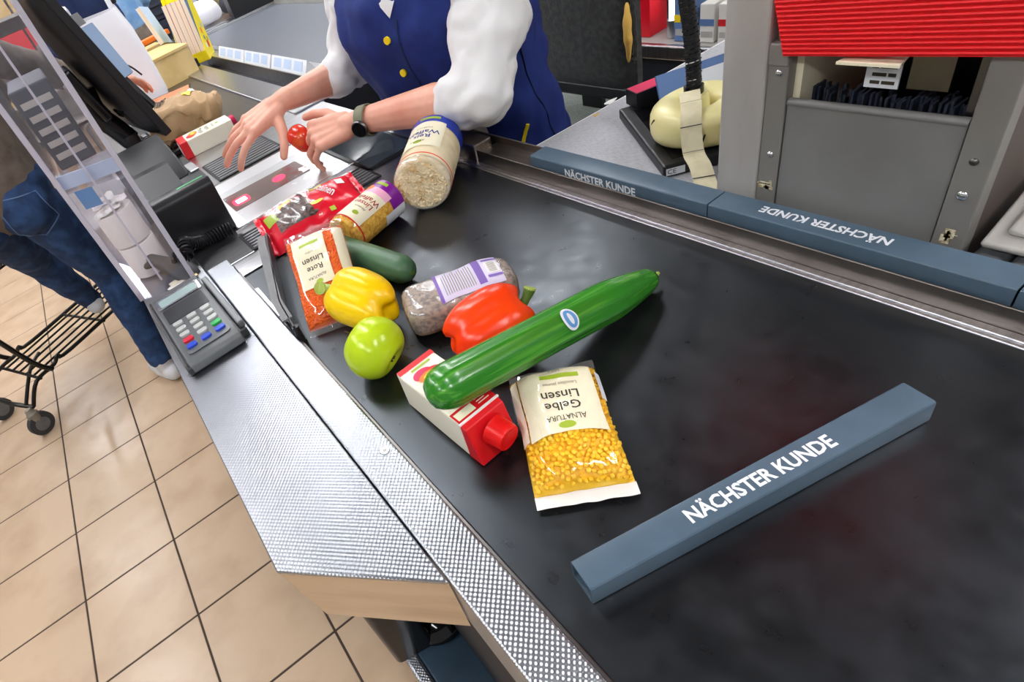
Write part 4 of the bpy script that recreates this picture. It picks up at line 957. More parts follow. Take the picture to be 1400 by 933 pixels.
# ------------------------------------------------------------------ receipt printer
t = thing('receipt_printer', 'black receipt printer with smoked tear lid beside the scanner', 'printer', (.10, 1.44, .846))
obj('printer_body', extr([(1.325, .847), (1.60, .847), (1.60, .95), (1.565, .985), (1.34, .985), (1.325, .970)], .028, .176), 'black_plastic', t, bevel=.006, segs=3, smooth=True)
lid = obj('printer_lid', extr([(1.40, .9852), (1.60, .9852), (1.645, 1.04), (1.60, 1.052), (1.47, 1.02)], .03, .15), 'smoked_plastic', t, bevel=.006, segs=3, smooth=True)
obj('lid_window', extr([(1.36, .9855), (1.40, .9855), (1.47, 1.021), (1.44, 1.02)], .025, .12), 'smoked_plastic', t)
obj('status_light', box(.10, .165, 1.345, 1.352, .9848, .9856), 'green_led', t)
obj('tear_edge', box(.152, .174, 1.40, 1.47, .985, .99), 'steel', t, bevel=.001)
obj('lid_side', xf(box(-.012, .012, 0, .18, 0, .05), place((.022, 1.36, .94), 0, R_(18))), 'smoke_film', t)
# ------------------------------------------------------------------ monitor on its arm
M_ = Matrix.Translation((.150, 2.27, 1.165)) @ Euler((0, R_(-13), 0)).to_matrix().to_4x4() @ Euler((0, 0, R_(6))).to_matrix().to_4x4()
t = thing_m('till_monitor', 'large black till monitor seen edge-on beside the acrylic case', 'monitor', M_)
obj('monitor_bezel', box(-.012, .016, -.20, .20, -.245, .30), 'black_plastic', t, 'l', bevel=.004)
obj('monitor_screen', box(.0162, .0166, -.188, .188, -.232, .29), 'black_gloss', t, 'l')
rings = [[(x_, y_*s_, .02 + (z_-.02)*s_) for (y_, z_) in rpoly([(-.19, -.235), (.19, -.235), (.19, .29), (-.19, .29)], .05, 5)] for x_, s_ in ((-.012, 1.0), (-.03, .95), (-.046, .82), (-.052, .6))]
obj('monitor_back', loft(rings), 'black_plastic', t, 'l', smooth=True)
obj('vent_ridges', merge(*[tube([(-.054, -.13+.01*k, -.12), (-.058, -.10+.01*k, -.135), (-.054, -.05+.01*k, -.12)], .004, 6) for k in range(5)]), 'black_gloss', t, 'l')
t = thing('monitor_stand', 'black monitor stand with swivel plate behind the acrylic case', 'stand', (.10, 2.25, .846))
obj('stand_plate', xf(box(-.03, .0, -.10, .10, -.09, .09), place((.088, 2.24, 1.12), 0, 0, R_(-13))), 'black_metal', t, bevel=.01, segs=3)
obj('stand_arm', tube(smooth_path([(.075, 2.24, 1.13), (.07, 2.24, 1.05), (.10, 2.24, .98), (.12, 2.24, .93)], 5), .036, 14, flat=.7), 'black_metal', t, smooth=True)
obj('stand_pole', cyl((.12, 2.24, .855), (.12, 2.24, .95), .03, 20), 'black_plastic', t, smooth=True)
obj('stand_foot', lathe([(.001, .842), (.085, .842), (.088, .848), (.05, .858), (.001, .86)], 30), 'black_plastic', t, 'l', smooth=True)
for c in t.children:
    if c.name.startswith('stand_foot'): c.location = (.02, -.01, -.846)
obj('stand_knob', sphere((.05, 2.22, 1.10), .016), 'steel_bright', t, smooth=True)
# customer display behind the monitor
M_ = Matrix.Translation((.226, 2.53, 1.17)) @ Euler((0, R_(-14), R_(-38))).to_matrix().to_4x4()
t = thing_m('small_display', 'small grey screen with bluish glass just behind the till monitor', 'display', M_)
obj('display_body', box(-.02, 0, -.055, .055, -.10, .10), 'black_plastic', t, 'l', bevel=.004); obj('display_screen', box(0, .002, -.053, .053, -.098, .098), 'screen_glass', t, 'l')
obj('display_foot', cyl((-.02, 0, -.08), (.02, 0, -.30), .014, 12), 'black_plastic', t, 'l')
obj('display_button_panel', box(-.002, .003, -.05, .02, .105, .145), 'mid_grey', t, 'l')
# keyboard in front of the bag
t = thing('till_keyboard', 'black till keyboard below the monitor beside the paper bag', 'keyboard', (.21, 2.33, .843))
obj('keyboard_base', box(.13, .26, 2.13, 2.56, .843, .862), 'black_plastic', t, bevel=.004)
k0 = None
for i in range(5):
    for j in range(15):
        loc = (-.06+.025*i, -.18+.0265*j, .019)
        if k0 is None: k0 = obj('key', box(0, .02, 0, .021, 0, .009), 'black_gloss', t, 'l', bevel=.002, segs=1); k0.location = loc
        else: shared('key', k0, loc, t)
# white basket-like tub under the monitor
t = thing('white_tub', 'translucent white plastic tub under the till monitor', 'tub', (.07, 1.95, .847))
obj('tub_wall', loft([[tuple(p) + (z_,) for p in rpoly([(.07-s_, 1.95-s_*1.4), (.07+s_, 1.95-s_*1.4), (.07+s_, 1.95+s_*1.4), (.07-s_, 1.95+s_*1.4)], .02, 4)] for s_, z_ in ((.05, .848), (.062, .91), (.066, .93), (.062, .93), (.048, .855))], cap=False), 'white_bag', t, smooth=True)
obj('tub_floor', box(.025, .115, 1.885, 2.015, .8475, .852), 'white_bag', t)
# ------------------------------------------------------------------ things on the outfeed
# crumpled paper bag
t = thing('paper_bag', 'crumpled brown paper bag lying on the outfeed beside the keyboard', 'paper bag', (.34, 2.28, .842), rz=R_(-22))
def bagS(th, s):
    k = s*2-1; c, sn = math.cos(th), math.sin(th)
    ry_ = .105*(1-.25*max(0, k)) * (1 if s < .9 else (1-(s-.9)*3)); rz_ = .068*(max(0, 1-abs(k)**5))**.45*(1-.22*max(0, k))
    x = -.13 + .26*s; y = ry_*math.copysign(abs(c)**.6, c); z = .070 + rz_*math.copysign(abs(sn)**.7, sn)
    f = .018*(.5-abs(noise.noise((x*11, y*11, z*11+4))))*1.6 + .014*(.4-abs(noise.noise((x*24, y*24, z*24))))*1.4 - .012
    return Vector((x+f*.5, y+f, max(.001, z+f)))
obj('bag_paper', loft([[tuple(bagS(2*math.pi*j/64, i/56)) for j in range(64)] for i in range(57)]), 'kraft', t, 'l', smooth=True, sharp=24)
St_ = lambda u, v: bagS(math.pi/2 - v/.10, (u+.13)/.26)
decal('bag_window', t, St_, .03, .10, .01, .075, 'paper_white', .003, 10, 8); decal('bag_print', t, St_, .02, .05, -.02, .02, 'yellow_print', .004, 6, 6)
text_on('bag_lettering', t, St_, 'BROT', -.075, .03, .040, 'ink', rot=R_(75), eps=.003) if False else None
for k in range(4): decal('bag_marking', t, St_, -.105+k*.014, -.097+k*.014, .01, .055, 'ink', .003, 2, 8)
# small juice carton on the scanner side
t = thing('mango_juice_carton', 'cream and red fruit juice carton by the paper bag, cap towards the hand', 'carton', (.318, 2.055, .846), rz=R_(86), rx=0)
hw, hl, hh = .045, .085, .055
obj('carton_body', box(-hw, hw, -hl, hl-.014, 0, hh), 'cream2', t, 'l', bevel=.003)
obj('carton_foot', box(-hw-.0005, hw+.0005, hl-.030, hl-.0005, -.0, hh+.0005), 'red', t, 'l', bevel=.003)
obj('carton_gable', loft([[(-hw, -hl+.0005, .001), (hw, -hl+.0005, .001), (hw, -hl+.0005, hh-.001), (-hw, -hl+.0005, hh-.001)], [(-hw, -hl-.02, .02), (hw, -hl-.02, .02), (hw, -hl-.02, hh-.001), (-hw, -hl-.02, hh-.001)]]), 'cream2', t, 'l')
obj('screw_cap', cyl((.01, -hl-.012, .035), (.012, -hl-.040, .038), .016, 20), 'magenta', t, 'l', smooth=True)
St = plane_S((0, 0, hh), (1, 0, 0), (0, 1, 0)); Ss = plane_S((hw, 0, 0), (0, 1, 0), (0, 0, 1))
for SS, k in ((St, 1),):
    decal('fruit_print', t, SS, -.032, .010, .018, .052, 'red', .0012, shape='ell'); decal('fruit_print', t, SS, -.02, .026, .010, .040, 'orange', .0016, shape='ell'); decal('fruit_print', t, SS, -.010, .018, .018, .034, 'yellow_print', .002, shape='ell')
    decal('label_leaf', t, SS, -.012, .006, -.068, -.056, 'leaf_green', .0012, shape='ell')
    text_on('name_line', t, SS, 'Apfel', -.008, -.025, .024, 'ink', rot=R_(180), eps=.0014); text_on('name_line', t, SS, 'Mango', -.008, -.002, .024, 'ink', rot=R_(180), eps=.0014); text_on('brand_line', t, SS, 'Alnatura', -.006, -.046, .014, 'ink', rot=R_(180), eps=.0014)
obj('nutrition_panel', box(-.030, .030, hl-.0002, hl+.0004, .008, .048), 'print_white', t, 'l')
# black food tray with orange label
t = thing('meat_tray', 'black food tray with orange label between keyboard and paper bag', 'food tray', (.36, 2.72, .842), rz=R_(-15))
obj('tray_body', loft([[tuple(p) + (z_,) for p in rpoly([(-x_, -y_), (x_, -y_), (x_, y_), (-x_, y_)], .02, 4)] for x_, y_, z_ in ((.09, .13, 0.001), (.105, .145, .06), (.11, .15, .063))]), 'black_plastic', t, 'l', smooth=True)
obj('tray_label', box(-.10, .10, -.06, .13, .063, .0645), 'meat_label', t, 'l'); obj('tray_label', box(-.10, -.02, -.13, -.06, .063, .0645), 'stem_green', t, 'l')
# white shopping bag
t = thing('white_shopping_bag', 'tall white plastic shopping bag with handle hole behind the monitor', 'shopping bag', (.30, 3.05, .842), rz=R_(-10))
rings = []
for i, (s_, z_) in enumerate(((.92, .0), (1.0, .05), (1.0, .2), (.95, .32), (.8, .42))):
    rings.append([(x*s_, y*(1-.5*i/4) , z_ + .01*noise.noise((x*20, y*20, i))) for x, y in rpoly([(-.13, -.16), (.13, -.16), (.13, .16), (-.13, .16)], .05, 5)])
obj('bag_wall', loft(rings, cap=False), 'white_bag', t, 'l', smooth=True)
obj('bag_floor', box(-.11, .11, -.14, .14, .001, .006), 'white_bag', t, 'l')
for sx in (-1, 1): obj('bag_handle', tube(smooth_path([(sx*.09, -.05, .40), (sx*.09, -.035, .47), (sx*.09, .035, .47), (sx*.09, .05, .40)], 6), .012, 8), 'white_bag', t, 'l', smooth=True)
obj('handle_grip', xf(box(-.02, .02, -.03, .03, 0, .02), place((.1, -.02, .43))), 'black_plastic', t, 'l', bevel=.006)
t = thing('black_cable', 'thin black cable looping over the white shopping bag', 'cable', (.25, 2.75, .95))
obj('cable', tube(smooth_path([(.21, 2.60, 1.09), (.25, 2.72, 1.10), (.30, 2.78, 1.07), (.33, 2.80, 1.02)], 6), .004, 6), 'black_plastic', t, smooth=True)
# wooden box with books and pens at the end of the ledge
t = thing('wooden_box', 'pale wooden box at the far end of the steel ledge', 'box', (.53, 3.62, .842), rz=R_(8))
obj('box_front', box(-.15, .10, -.29, -.275, .0, .13), 'wood', t, 'l'); obj('box_side', box(.085, .10, -.275, .35, 0, .13), 'wood', t, 'l'); obj('box_side', box(-.15, -.135, -.275, .35, 0, .13), 'wood', t, 'l'); obj('box_front', box(-.15, .10, .335, .35, 0, .13), 'wood', t, 'l')
obj('box_lid', box(-.155, .105, -.295, .05, .131, .145), 'wood', t, 'l', bevel=.002); obj('box_gap', box(-.157, .107, .051, .066, .10, .142), 'brown', t, 'l'); obj('box_lid', box(-.155, .105, .067, .20, .131, .155), 'wood', t, 'l')
obj('box_floor', box(-.135, .085, -.275, .335, .001, .01), 'wood', t, 'l'); obj('box_clip', box(.10, .125, -.26, -.20, .02, .06), 'black_plastic', t, 'l')
t = thing('orange_folder', 'orange folder lying on the pale wooden box', 'folder', (.60, 3.92, .99)); obj('folder', xf(box(-.12, .12, -.035, .035, 0, .025), place((.60, 3.90, .998), R_(20))), 'orange', t, bevel=.003)
t = thing('tape_roll', 'black and white tape roll on the wooden box', 'tape roll', (.50, 3.95, .99)); obj('tape', xf(lathe([(.02, 0), (.045, 0), (.045, .03), (.02, .03), (.02, 0)], 24, cap=False), place((.47, 3.86, .998))), 'black_plastic', t, smooth=True); obj('tape_liner', xf(box(-.08, .0, -.02, .02, 0, .012), place((.45, 3.85, .998), R_(20))), 'paper_white', t)
# yellow stand with a row of paperbacks, page edges to the front
t = thing('paperback_stand', 'yellow cardboard stand with a row of paperbacks on the ledge', 'book stand', (.735, 3.56, .8535), rz=R_(-28))
sp5 = ((-.05, 0), (.11, 0), (.15, .36), (.10, .34), (-.05, .05))
def side_card(x0, x1): return ([(x_, y_, z_) for x_ in (x0, x1) for y_, z_ in sp5], [(0, 1, 2, 3, 4), (9, 8, 7, 6, 5), (0, 5, 6, 1), (1, 6, 7, 2), (2, 7, 8, 3), (3, 8, 9, 4), (4, 9, 5, 0)])
obj('stand_side', side_card(.068, .072), 'comic_yellow', t, 'l'); obj('stand_side', side_card(-.072, -.068), 'comic_yellow', t, 'l')
obj('stand_back', ([(x_, y_, z_) for x_ in (-.068, .068) for y_, z_ in ((.11, 0), (.114, 0), (.154, .36), (.15, .36))], [(0, 1, 2, 3), (7, 6, 5, 4), (0, 4, 5, 1), (1, 5, 6, 2), (2, 6, 7, 3), (3, 7, 4, 0)]), 'comic_yellow', t, 'l')
obj('stand_front', box(-.068, .068, -.05, -.046, 0, .05), 'comic_yellow', t, 'l'); obj('stand_floor', box(-.068, .068, -.05, .11, 0, .004), 'comic_yellow', t, 'l')
Sc_ = plane_S((.072, 0, 0), (0, 1, 0), (0, 0, 1))
for (u, v, r_, c_) in ((.045, .13, .016, 'orange'), (.085, .15, .014, 'label_blue'), (.015, .06, .014, 'paper_white'), (.06, .06, .020, 'red'), (.088, .08, .012, 'leaf_green'), (.04, .095, .012, 'carton_blue')): decal('printed_spot', t, Sc_, u-r_, u+r_, v-r_, v+r_, c_, .0006, shape='ell')
Mst = MW[t.name]
WH = ('leftmost', 'second from left', 'third from left', 'fourth from left', 'rightmost')
for k in range(5):
    bk = thing_m('paperback', 'paperback %s in the yellow stand, cream page edges facing out' % WH[k], 'book', Mst @ Matrix.Translation((-.065+k*.0264, -.044, .005)) @ Euler((R_(-13), 0, 0)).to_matrix().to_4x4(), group='paperbacks in the yellow stand')
    obj('pages', box(.0014, .0246, 0, .115, .004, .30), 'book_paper', bk, 'l'); obj('cover', merge(box(0, .0014, -.002, .118, .004, .303), box(.0246, .026, -.002, .118, .004, .303), box(0, .026, .115, .118, .004, .303)), ['carton_blue', 'carton_red', 'label_blue', 'orange', 'carton_blue'][k], bk, 'l')
bk = thing_m('paperback', 'paperback leaning alone left of the yellow stand', 'book', Matrix.Translation((.60, 3.66, .99)) @ Euler((R_(-13), R_(-14), R_(-28))).to_matrix().to_4x4(), group='paperbacks in the yellow stand')
obj('pages', box(.0014, .0246, 0, .115, .0, .20), 'book_paper', bk, 'l'); obj('cover', merge(box(0, .0014, -.002, .118, .0, .203), box(.0246, .026, -.002, .118, .0, .203)), 'label_blue', bk, 'l')
# ------------------------------------------------------------------ people
def hand_parts(w, d, n, s, curls, thumb, scale=1., spread=(.10, .03, -.04, -.12), down=(0, 0, 0, 0)):
    """overlapping forms of a hand: w wrist, d pointing direction, n back-of-hand normal, s towards the thumb"""
    w, d, n, s = Vector(w), Vector(d).normalized(), Vector(n), Vector(s); n = (n - d*n.dot(d)).normalized(); s = (s - d*s.dot(d) - n*s.dot(n)).normalized()
    k = scale; P = []
    offs = (.031, .011, -.009, -.028); lens = ((.043, .026, .021), (.047, .029, .022), (.043, .027, .021), (.034, .021, .019)); rr = (.0098, .0100, .0094, .0084); kd = (.088, .092, .087, .079)
    P.append(capsule(w - d*.03, w + d*.012, .025*k, .024*k))
    for i in range(4):
        kn = w + (d*kd[i] + s*offs[i])*k
        P.append(capsule(w + (d*.012 + s*offs[i]*.55)*k, kn, .0185*k, .0125*k)); P.append(sphere(tuple(kn + n*.002), .0125*k))
        p = kn; a = 0
        for j in range(3):
            a += R_(curls[i][j]); dirv = (d*math.cos(a) - n*math.sin(a) + s*spread[i]*math.cos(a) - s*down[i]*math.sin(a)).normalized()
            q = p + dirv*lens[i][j]*k; P.append(capsule(p, q, rr[i]*k*(1-.06*j), rr[i]*k*(1-.06*(j+1)))); p = q
    P.append(capsule(w + (d*.03 - n*.008)*k, w + (d*.068 - n*.012)*k, .020*k, .017*k))
    b = w + (d*.022 + s*.020 - n*.006)*k
    p = b; 
    for j, (vec, ln, r_) in enumerate(zip(thumb, (.045, .034, .027), (.0155, .0115, .0105))):
        v_ = (d*vec[0] + s*vec[1] + n*vec[2]).normalized(); q = p + v_*ln*k; P.append(capsule(p, q, r_*k, (.0125, .0108, .0092)[j]*k)); p = q
    return P
def head_parts(c, f, up=(0, 0, 1)):
    c, f, up = Vector(c), Vector(f).normalized(), Vector(up); r = up.cross(f).normalized()
    P = [sphere(tuple(c + up*.035 - f*.012), .082, .086, .088), sphere(tuple(c - up*.03 + f*.02), .062, .062, .075), capsule(c - up*.07 + f*.045, c - up*.075 + f*.06, .032, .026)]
    P += [capsule(c + f*.088 + up*.015, c + f*.108 - up*.022, .009, .013), capsule(c + f*.082 - up*.052 - r*.02, c + f*.082 - up*.052 + r*.02, .009, .009), capsule(c + f*.078 + up*.028 - r*.04, c + f*.078 + up*.028 + r*.04, .012, .012)]
    for sg in (-1, 1): P.append(sphere(tuple(c + r*sg*.086 + up*.0 - f*.01), .014, .018, .030))
    return P, r
def head_extras(root, c, f, hairmat, long=0.):
    c, f = Vector(c), Vector(f).normalized(); up = Vector((0, 0, 1)); r = up.cross(f).normalized()
    raw('hair', blob([sphere(tuple(c + up*.052 - f*.026), .092, .095, .088), sphere(tuple(c - f*.055 + up*.0), .076, .078, .085 + long)] + [sphere(tuple(c + r*sg*.072 + up*.02 - f*.03), .032, .035, .07 + long) for sg in (-1, 1)], .007, 4, fold=lambda p: .004*noise.noise(p*40)), hairmat, root)
    for sg in (-1, 1):
        e = obj('eye', sphere(tuple(c + f*.080 + r*sg*.032 + up*.008), .0125), 'paper_white', root, smooth=True); obj('iris', sphere(tuple(c + f*.0885 + r*sg*.032 + up*.008), .0055), 'brown', e, smooth=True)
    obj('lips', capsule(c + f*.090 - up*.052 - r*.018, c + f*.090 - up*.052 + r*.018, .006, .006), 'skin_red', root, smooth=True)
UP = Vector((0, 0, 1))
# --- cashier
fa = R_(-158); F = Vector((math.cos(fa), math.sin(fa), 0)); Lf = UP.cross(F)
Cc = Vector((.872, 1.318, 0))
cz = thing('person', 'seated cashier in navy vest over white shirt handing on a red apple', 'person', (Cc.x, Cc.y, .60))
ZT = [(.56, .145, .235, -.05), (.66, .15, .245, -.05), (.78, .145, .235, -.035), (.88, .155, .222, -.005), (.98, .170, .225, .025), (1.08, .168, .228, .05), (1.16, .145, .222, .06), (1.23, .110, .205, .06), (1.28, .085, .150, .06), (1.315, .066, .080, .06), (1.34, .058, .062, .06)]
def tz(z):
    for i in range(len(ZT)-1):
        if z <= ZT[i+1][0]:
            k = max(0, min(1, (z-ZT[i][0])/(ZT[i+1][0]-ZT[i][0]))); k = k*k*(3-2*k) if False else k
            return [ZT[i][j]*(1-k) + ZT[i+1][j]*k for j in range(1, 4)]
    return list(ZT[-1][1:])
def torso(off=0., amp=.0):
    def S(th, z):
        rx, ry, ln = tz(z); c, sn = math.cos(th), math.sin(th)
        p = Cc + F*ln + F*(rx+off)*math.copysign(abs(c)**.85, c) + Lf*(ry+off)*math.copysign(abs(sn)**.85, sn) + UP*z
        if amp:
            nv = (F*c + Lf*sn); fo = amp*(noise.noise((p.x*9, p.y*9, p.z*5)) + .8*(abs(noise.noise((p.x*16, p.y*16, p.z*9+3)))*2-.5) + .4*noise.noise((p.x*30, p.y*30, p.z*14))); p = p + nv*fo
        return p
    return S
SL = Cc + Lf*.195 + F*.05 + UP*1.225; SR = Cc - Lf*.195 + F*.06 + UP*1.225
EL, WL = Vector((.705, 1.005, .968)), Vector((.527, 1.290, .945)); ER, WR = Vector((.69, 1.53, .99)), Vector((.437, 1.482, 1.010))
HC_ = Cc + F*.13 + UP*1.46
hp, _r = head_parts(HC_, F - UP*.15)
dL = Vector((-.86, .50, -.03)); nL = Vector((-.30, -.55, .78)); sL = Vector((.37, .68, .62))
left = hand_parts(WL, dL, nL, sL, ((58, 30, 20), (50, 38, 25), (46, 42, 30), (42, 40, 28)), ((.62, .75, -.10), (.88, .42, -.15), (.90, .22, -.35)), 1.06, down=(-.15, .05, .2, .3))
dR = Vector((-.96, .02, -.16)); nR = Vector((-.15, -.30, .94)); sR = Vector((.0, -.96, -.25))
right = hand_parts(WR, dR, nR, sR, ((12, 20, 16), (8, 16, 14), (10, 16, 14), (14, 20, 16)), ((.30, .90, -.25), (.55, .75, -.45), (.70, .50, -.60)), 1.08, spread=(.26, .06, -.10, -.26))
body = [capsule(SL, EL, .045, .042), capsule(EL, EL.lerp(WL, .35), .043, .045), capsule(EL.lerp(WL, .3), WL - dL*.015, .046, .0275), capsule(SR, ER, .045, .042), capsule(ER, ER.lerp(WR, .35), .042, .043), capsule(ER.lerp(WR, .3), WR - dR*.015, .044, .027)]
body += [capsule(Cc + UP*.66, Cc + F*.04 + UP*1.12, .13, .12), capsule(SL - F*.02, SR - F*.02, .05, .05), capsule(Cc + F*.05 + UP*1.2, HC_ - UP*.05, .06, .056)] + hp
for sg in (-1, 1):
    hipp = Cc + Lf*sg*.10 + UP*.68; kn = hipp + F*.36 - UP*.04; body += [capsule(hipp, kn, .075, .055), capsule(kn, kn - F*.03 - UP*.42, .052, .036), capsule(kn - F*.03 - UP*.44, kn + F*.10 - UP*.47, .034, .028)]
raw('body', blob(body + left + right, .0036, 3), 'skin', cz)
head_extras(cz, HC_, F - UP*.15, 'hair', .02)
Sv = torso(.008, .014)
vz = [.585 + (1.30-.585)*i/46 for i in range(47)]
ve = obj('vest', loft([[tuple(Sv(2*math.pi*j/72, z)) for j in range(72)] for z in vz], cap=False), 'vest_blue', cz, smooth=True, sharp=180)
Svv = lambda u, v: Sv(u, v)
vn = obj('shirt_front', loft([[tuple(on_surf(Svv, .02 + (z-1.125)*k*1.9, z, .004)) for k in (-1, -.5, 0, .5, 1)] for z in (1.125, 1.15, 1.2, 1.25, 1.29)], cap=False, closed=False), 'shirt_white', cz, smooth=True)
obj('placket', tube([on_surf(Svv, .06, z, .0015) for z in [.62 + i*.02 for i in range(26)]], .0022, 6), 'navy_cloth', ve, smooth=True)
for z in (1.085, 1.005, .90, .80):
    p = on_surf(Svv, -.02, z, .003); nrm = (p - (Cc + F*.03 + UP*z)).normalized()
    obj('button', cyl(p - nrm*.001, p + nrm*.004, .0085, 18), 'button_yellow', ve, smooth=True)
obj('pocket_trim', tube([on_surf(Svv, .80 + .17*i/8, .742 + .062*i/8 + .006*math.sin(i*.4), .002) for i in range(9)], .0045, 8), 'button_yellow', ve, smooth=True)
obj('side_seam', tube([on_surf(Svv, 1.35, z, .001) for z in [.62 + i*.03 for i in range(18)]], .0018, 6), 'navy_cloth', ve, smooth=True)
fold = lambda p: .012*noise.noise(Vector((p.x*9, p.y*9, p.z*7))) + .020*(abs(noise.noise(Vector((p.x*11 + p.z*6, p.y*11, p.z*9)) + Vector((3, 1, 7))))-.22) + .005*noise.noise(p*38)
def sleeve(sh, el, wr, r0, r1, r2, cuff):
    d = (wr-el).normalized()
    return [sphere(tuple(sh), r0*1.05), capsule(sh, sh.lerp(el, .55) - UP*.01, r0, r1), capsule(sh.lerp(el, .5) - UP*.01, el, r1, r2), capsule(el, el + d*cuff, r2, r2*.92), capsule(el + d*(cuff-.01), el + d*(cuff+.012), r2*.98, r2*.98)]
core = [capsule(Cc + F*.02 + UP*.8, Cc + F*.05 + UP*1.12, .14, .13), capsule(SL, SR, .075, .075), capsule(Cc + F*.05 + UP*1.2, Cc + F*.07 + UP*1.325, .085, .07)]
raw('shirt', blob(core + sleeve(SL, EL, WL, .078, .078, .064, .035) + sleeve(SR, ER, WR, .074, .070, .060, .055), .007, 5, fold=fold), 'shirt_white', cz)
raw('trousers', blob([capsule(Cc + UP*.68 - Lf*.08, Cc + UP*.68 + Lf*.08, .115, .115)] + sum([[capsule(Cc + Lf*sg*.10 + UP*.68, Cc + Lf*sg*.10 + F*.36 + UP*.64, .09, .07), capsule(Cc + Lf*sg*.10 + F*.36 + UP*.64, Cc + Lf*sg*.10 + F*.33 + UP*.26, .068, .055)] for sg in (-1, 1)], []), .01, 4), 'trouser', cz)
# watch on the near wrist, a part of what she wears
wa = (WL - EL).normalized(); wc = WL - wa*.045; xw, yw, _ = frame(wa, nL)
wt = obj('watch_strap', loft([ring(wc + wa*o_, xw, yw, r_, r_, 36) for o_, r_ in ((-.013, .0335), (-.012, .0365), (.012, .0355), (.013, .0325))], cap=False), 'watch_strap', cz, smooth=True)
vd = (Vector((0, 0, 1.4)) - wc); vd = (vd - wa*vd.dot(wa)).normalized(); side_ = wa.cross(vd)
vd = (vd*.9 - UP*.38); vd = (vd - wa*vd.dot(wa)).normalized()
pc = wc + vd*.031
obj('watch_case', loft([ring(pc + vd*o_, wa, wa.cross(vd), r_, r_, 32) for o_, r_ in ((0, .0185), (.002, .0205), (.008, .0205), (.010, .019))]), 'steel_dark', wt, smooth=True)
obj('watch_face', loft([ring(pc + vd*o_, wa, wa.cross(vd), r_, r_, 32) for o_, r_ in ((.010, .0175), (.0108, .017))]), 'black_gloss', wt, smooth=True)
# the red apple held in that hand
apple('red_apple', 'red and yellow apple held in the hand with the watch', tuple(WL + dL.normalized()*.134 - nL.normalized()*.034 + sL.normalized()*.034), (.55, -.1, .35), .036, 'apple_red')

# --- generic standing figure for shoppers
def stander(label, hip, f, legs, top_mt, leg_mt, arms, hair, height=1.0, voxel=.012, lean=0, shoes=True, skin='skin'):
    f = Vector(f).normalized(); l = UP.cross(f); hip = Vector(hip); t = thing('person', label, 'person', (hip.x, hip.y, 0))
    chest = hip + UP*.42*height + f*lean; hd = chest + UP*.27*height + f*lean*.4
    shp = [chest + l*sg*.18 + UP*.02 for sg in (1, -1)]
    B = [capsule(hip, chest, .12, .12), capsule(shp[0], shp[1], .05, .05), capsule(chest, hd, .055, .055)] + head_parts(hd + UP*.03, f)[0]
    Tp = [capsule(hip + UP*.02, hip + UP*.2, .155, .15), capsule(hip + UP*.2, chest, .15, .15), capsule(shp[0], shp[1], .09, .09), capsule(hip + l*.07 + UP*.03, chest + l*.09, .13, .13), capsule(hip - l*.07 + UP*.03, chest - l*.09, .13, .13)]
    for sp, (el, wr, d, n, s) in zip(shp, arms):
        el, wr = Vector(el), Vector(wr); B += [capsule(sp, el, .045, .04), capsule(el, wr, .04, .028)] + hand_parts(wr, d, n, s, ((20, 25, 20),)*4, ((.5, .7, -.3), (.6, .5, -.4), (.8, .3, -.4)))
        Tp += [capsule(sp, el, .068, .056), capsule(el, el.lerp(wr, .88), .056, .045)]
    Lg = [capsule(hip + l*.08, hip - l*.08, .125, .125), capsule(hip + l*.085 - f*.045 - UP*.04, hip + l*.085 - f*.05 - UP*.06, .10, .10), capsule(hip - l*.085 - f*.045 - UP*.04, hip - l*.085 - f*.05 - UP*.06, .10, .10)]
    for sg, (hp_, kn, an) in zip((1, -1), legs):
        hp_, kn, an = Vector(hp_), Vector(kn), Vector(an); B += [capsule(hp_, kn, .07, .05), capsule(kn, an, .05, .036)]
        Lg += [capsule(hp_, hp_.lerp(kn, .5), .102, .088), capsule(hp_.lerp(kn, .5), kn, .088, .070), capsule(kn, kn.lerp(an, .4), .070, .068), capsule(kn.lerp(an, .35), an, .068, .050)]
    raw('body', blob(B, min(voxel, .006), 3), skin, t); head_extras(t, hd + UP*.03, f, hair)
    fd_ = lambda p: .006*noise.noise(p*14) + .003*noise.noise(p*34)
    raw('top', blob(Tp, voxel*.8, 5, fold=fd_), top_mt, t); return t, raw('jeans', blob(Lg, voxel*.7, 4, fold=fd_), leg_mt, t), f, l
def shoe(t, an, toe, mt='shoe_white'):
    an, toe = Vector(an), Vector(toe); d = (toe - an); heel = an - Vector((d.x, d.y, 0)).normalized()*.03
    raw('shoe', blob([capsule(heel, an + d*.45, .040, .042), capsule(an + d*.4, toe, .042, .032), capsule(an + UP*.03, an + UP*.075, .042, .044)], .006, 4), mt, t)
# customer in dark jeans
hipc = Vector((-.385, 2.36, .945))
legs = (((-.47, 2.36, .90), (-.445, 2.66, .60), (-.395, 2.80, .285)), ((-.295, 2.35, .90), (-.215, 2.40, .50), (-.255, 2.29, .115)))
armR = ((.03, 2.62, 1.17), (.205, 2.77, 1.045), (.80, .30, -.25), (.2, .2, .95), (-.3, .8, .3)); armL = ((-.66, 2.5, 1.12), (-.60, 2.72, 1.08), (.2, .9, -.1), (0, 0, 1), (1, 0, 0))
cu, jn, fc, lc = stander('customer in dark jeans and brown sweater, one foot on the cart rack', hipc, (.12, .99, 0), legs, 'sweater', 'denim', (armL, armR), 'hair', 1.0, .012, lean=.02)
shoe(cu, (-.255, 2.285, .043), (-.30, 2.40, .036)); shoe(cu, (-.395, 2.80, .258), (-.42, 2.93, .252))
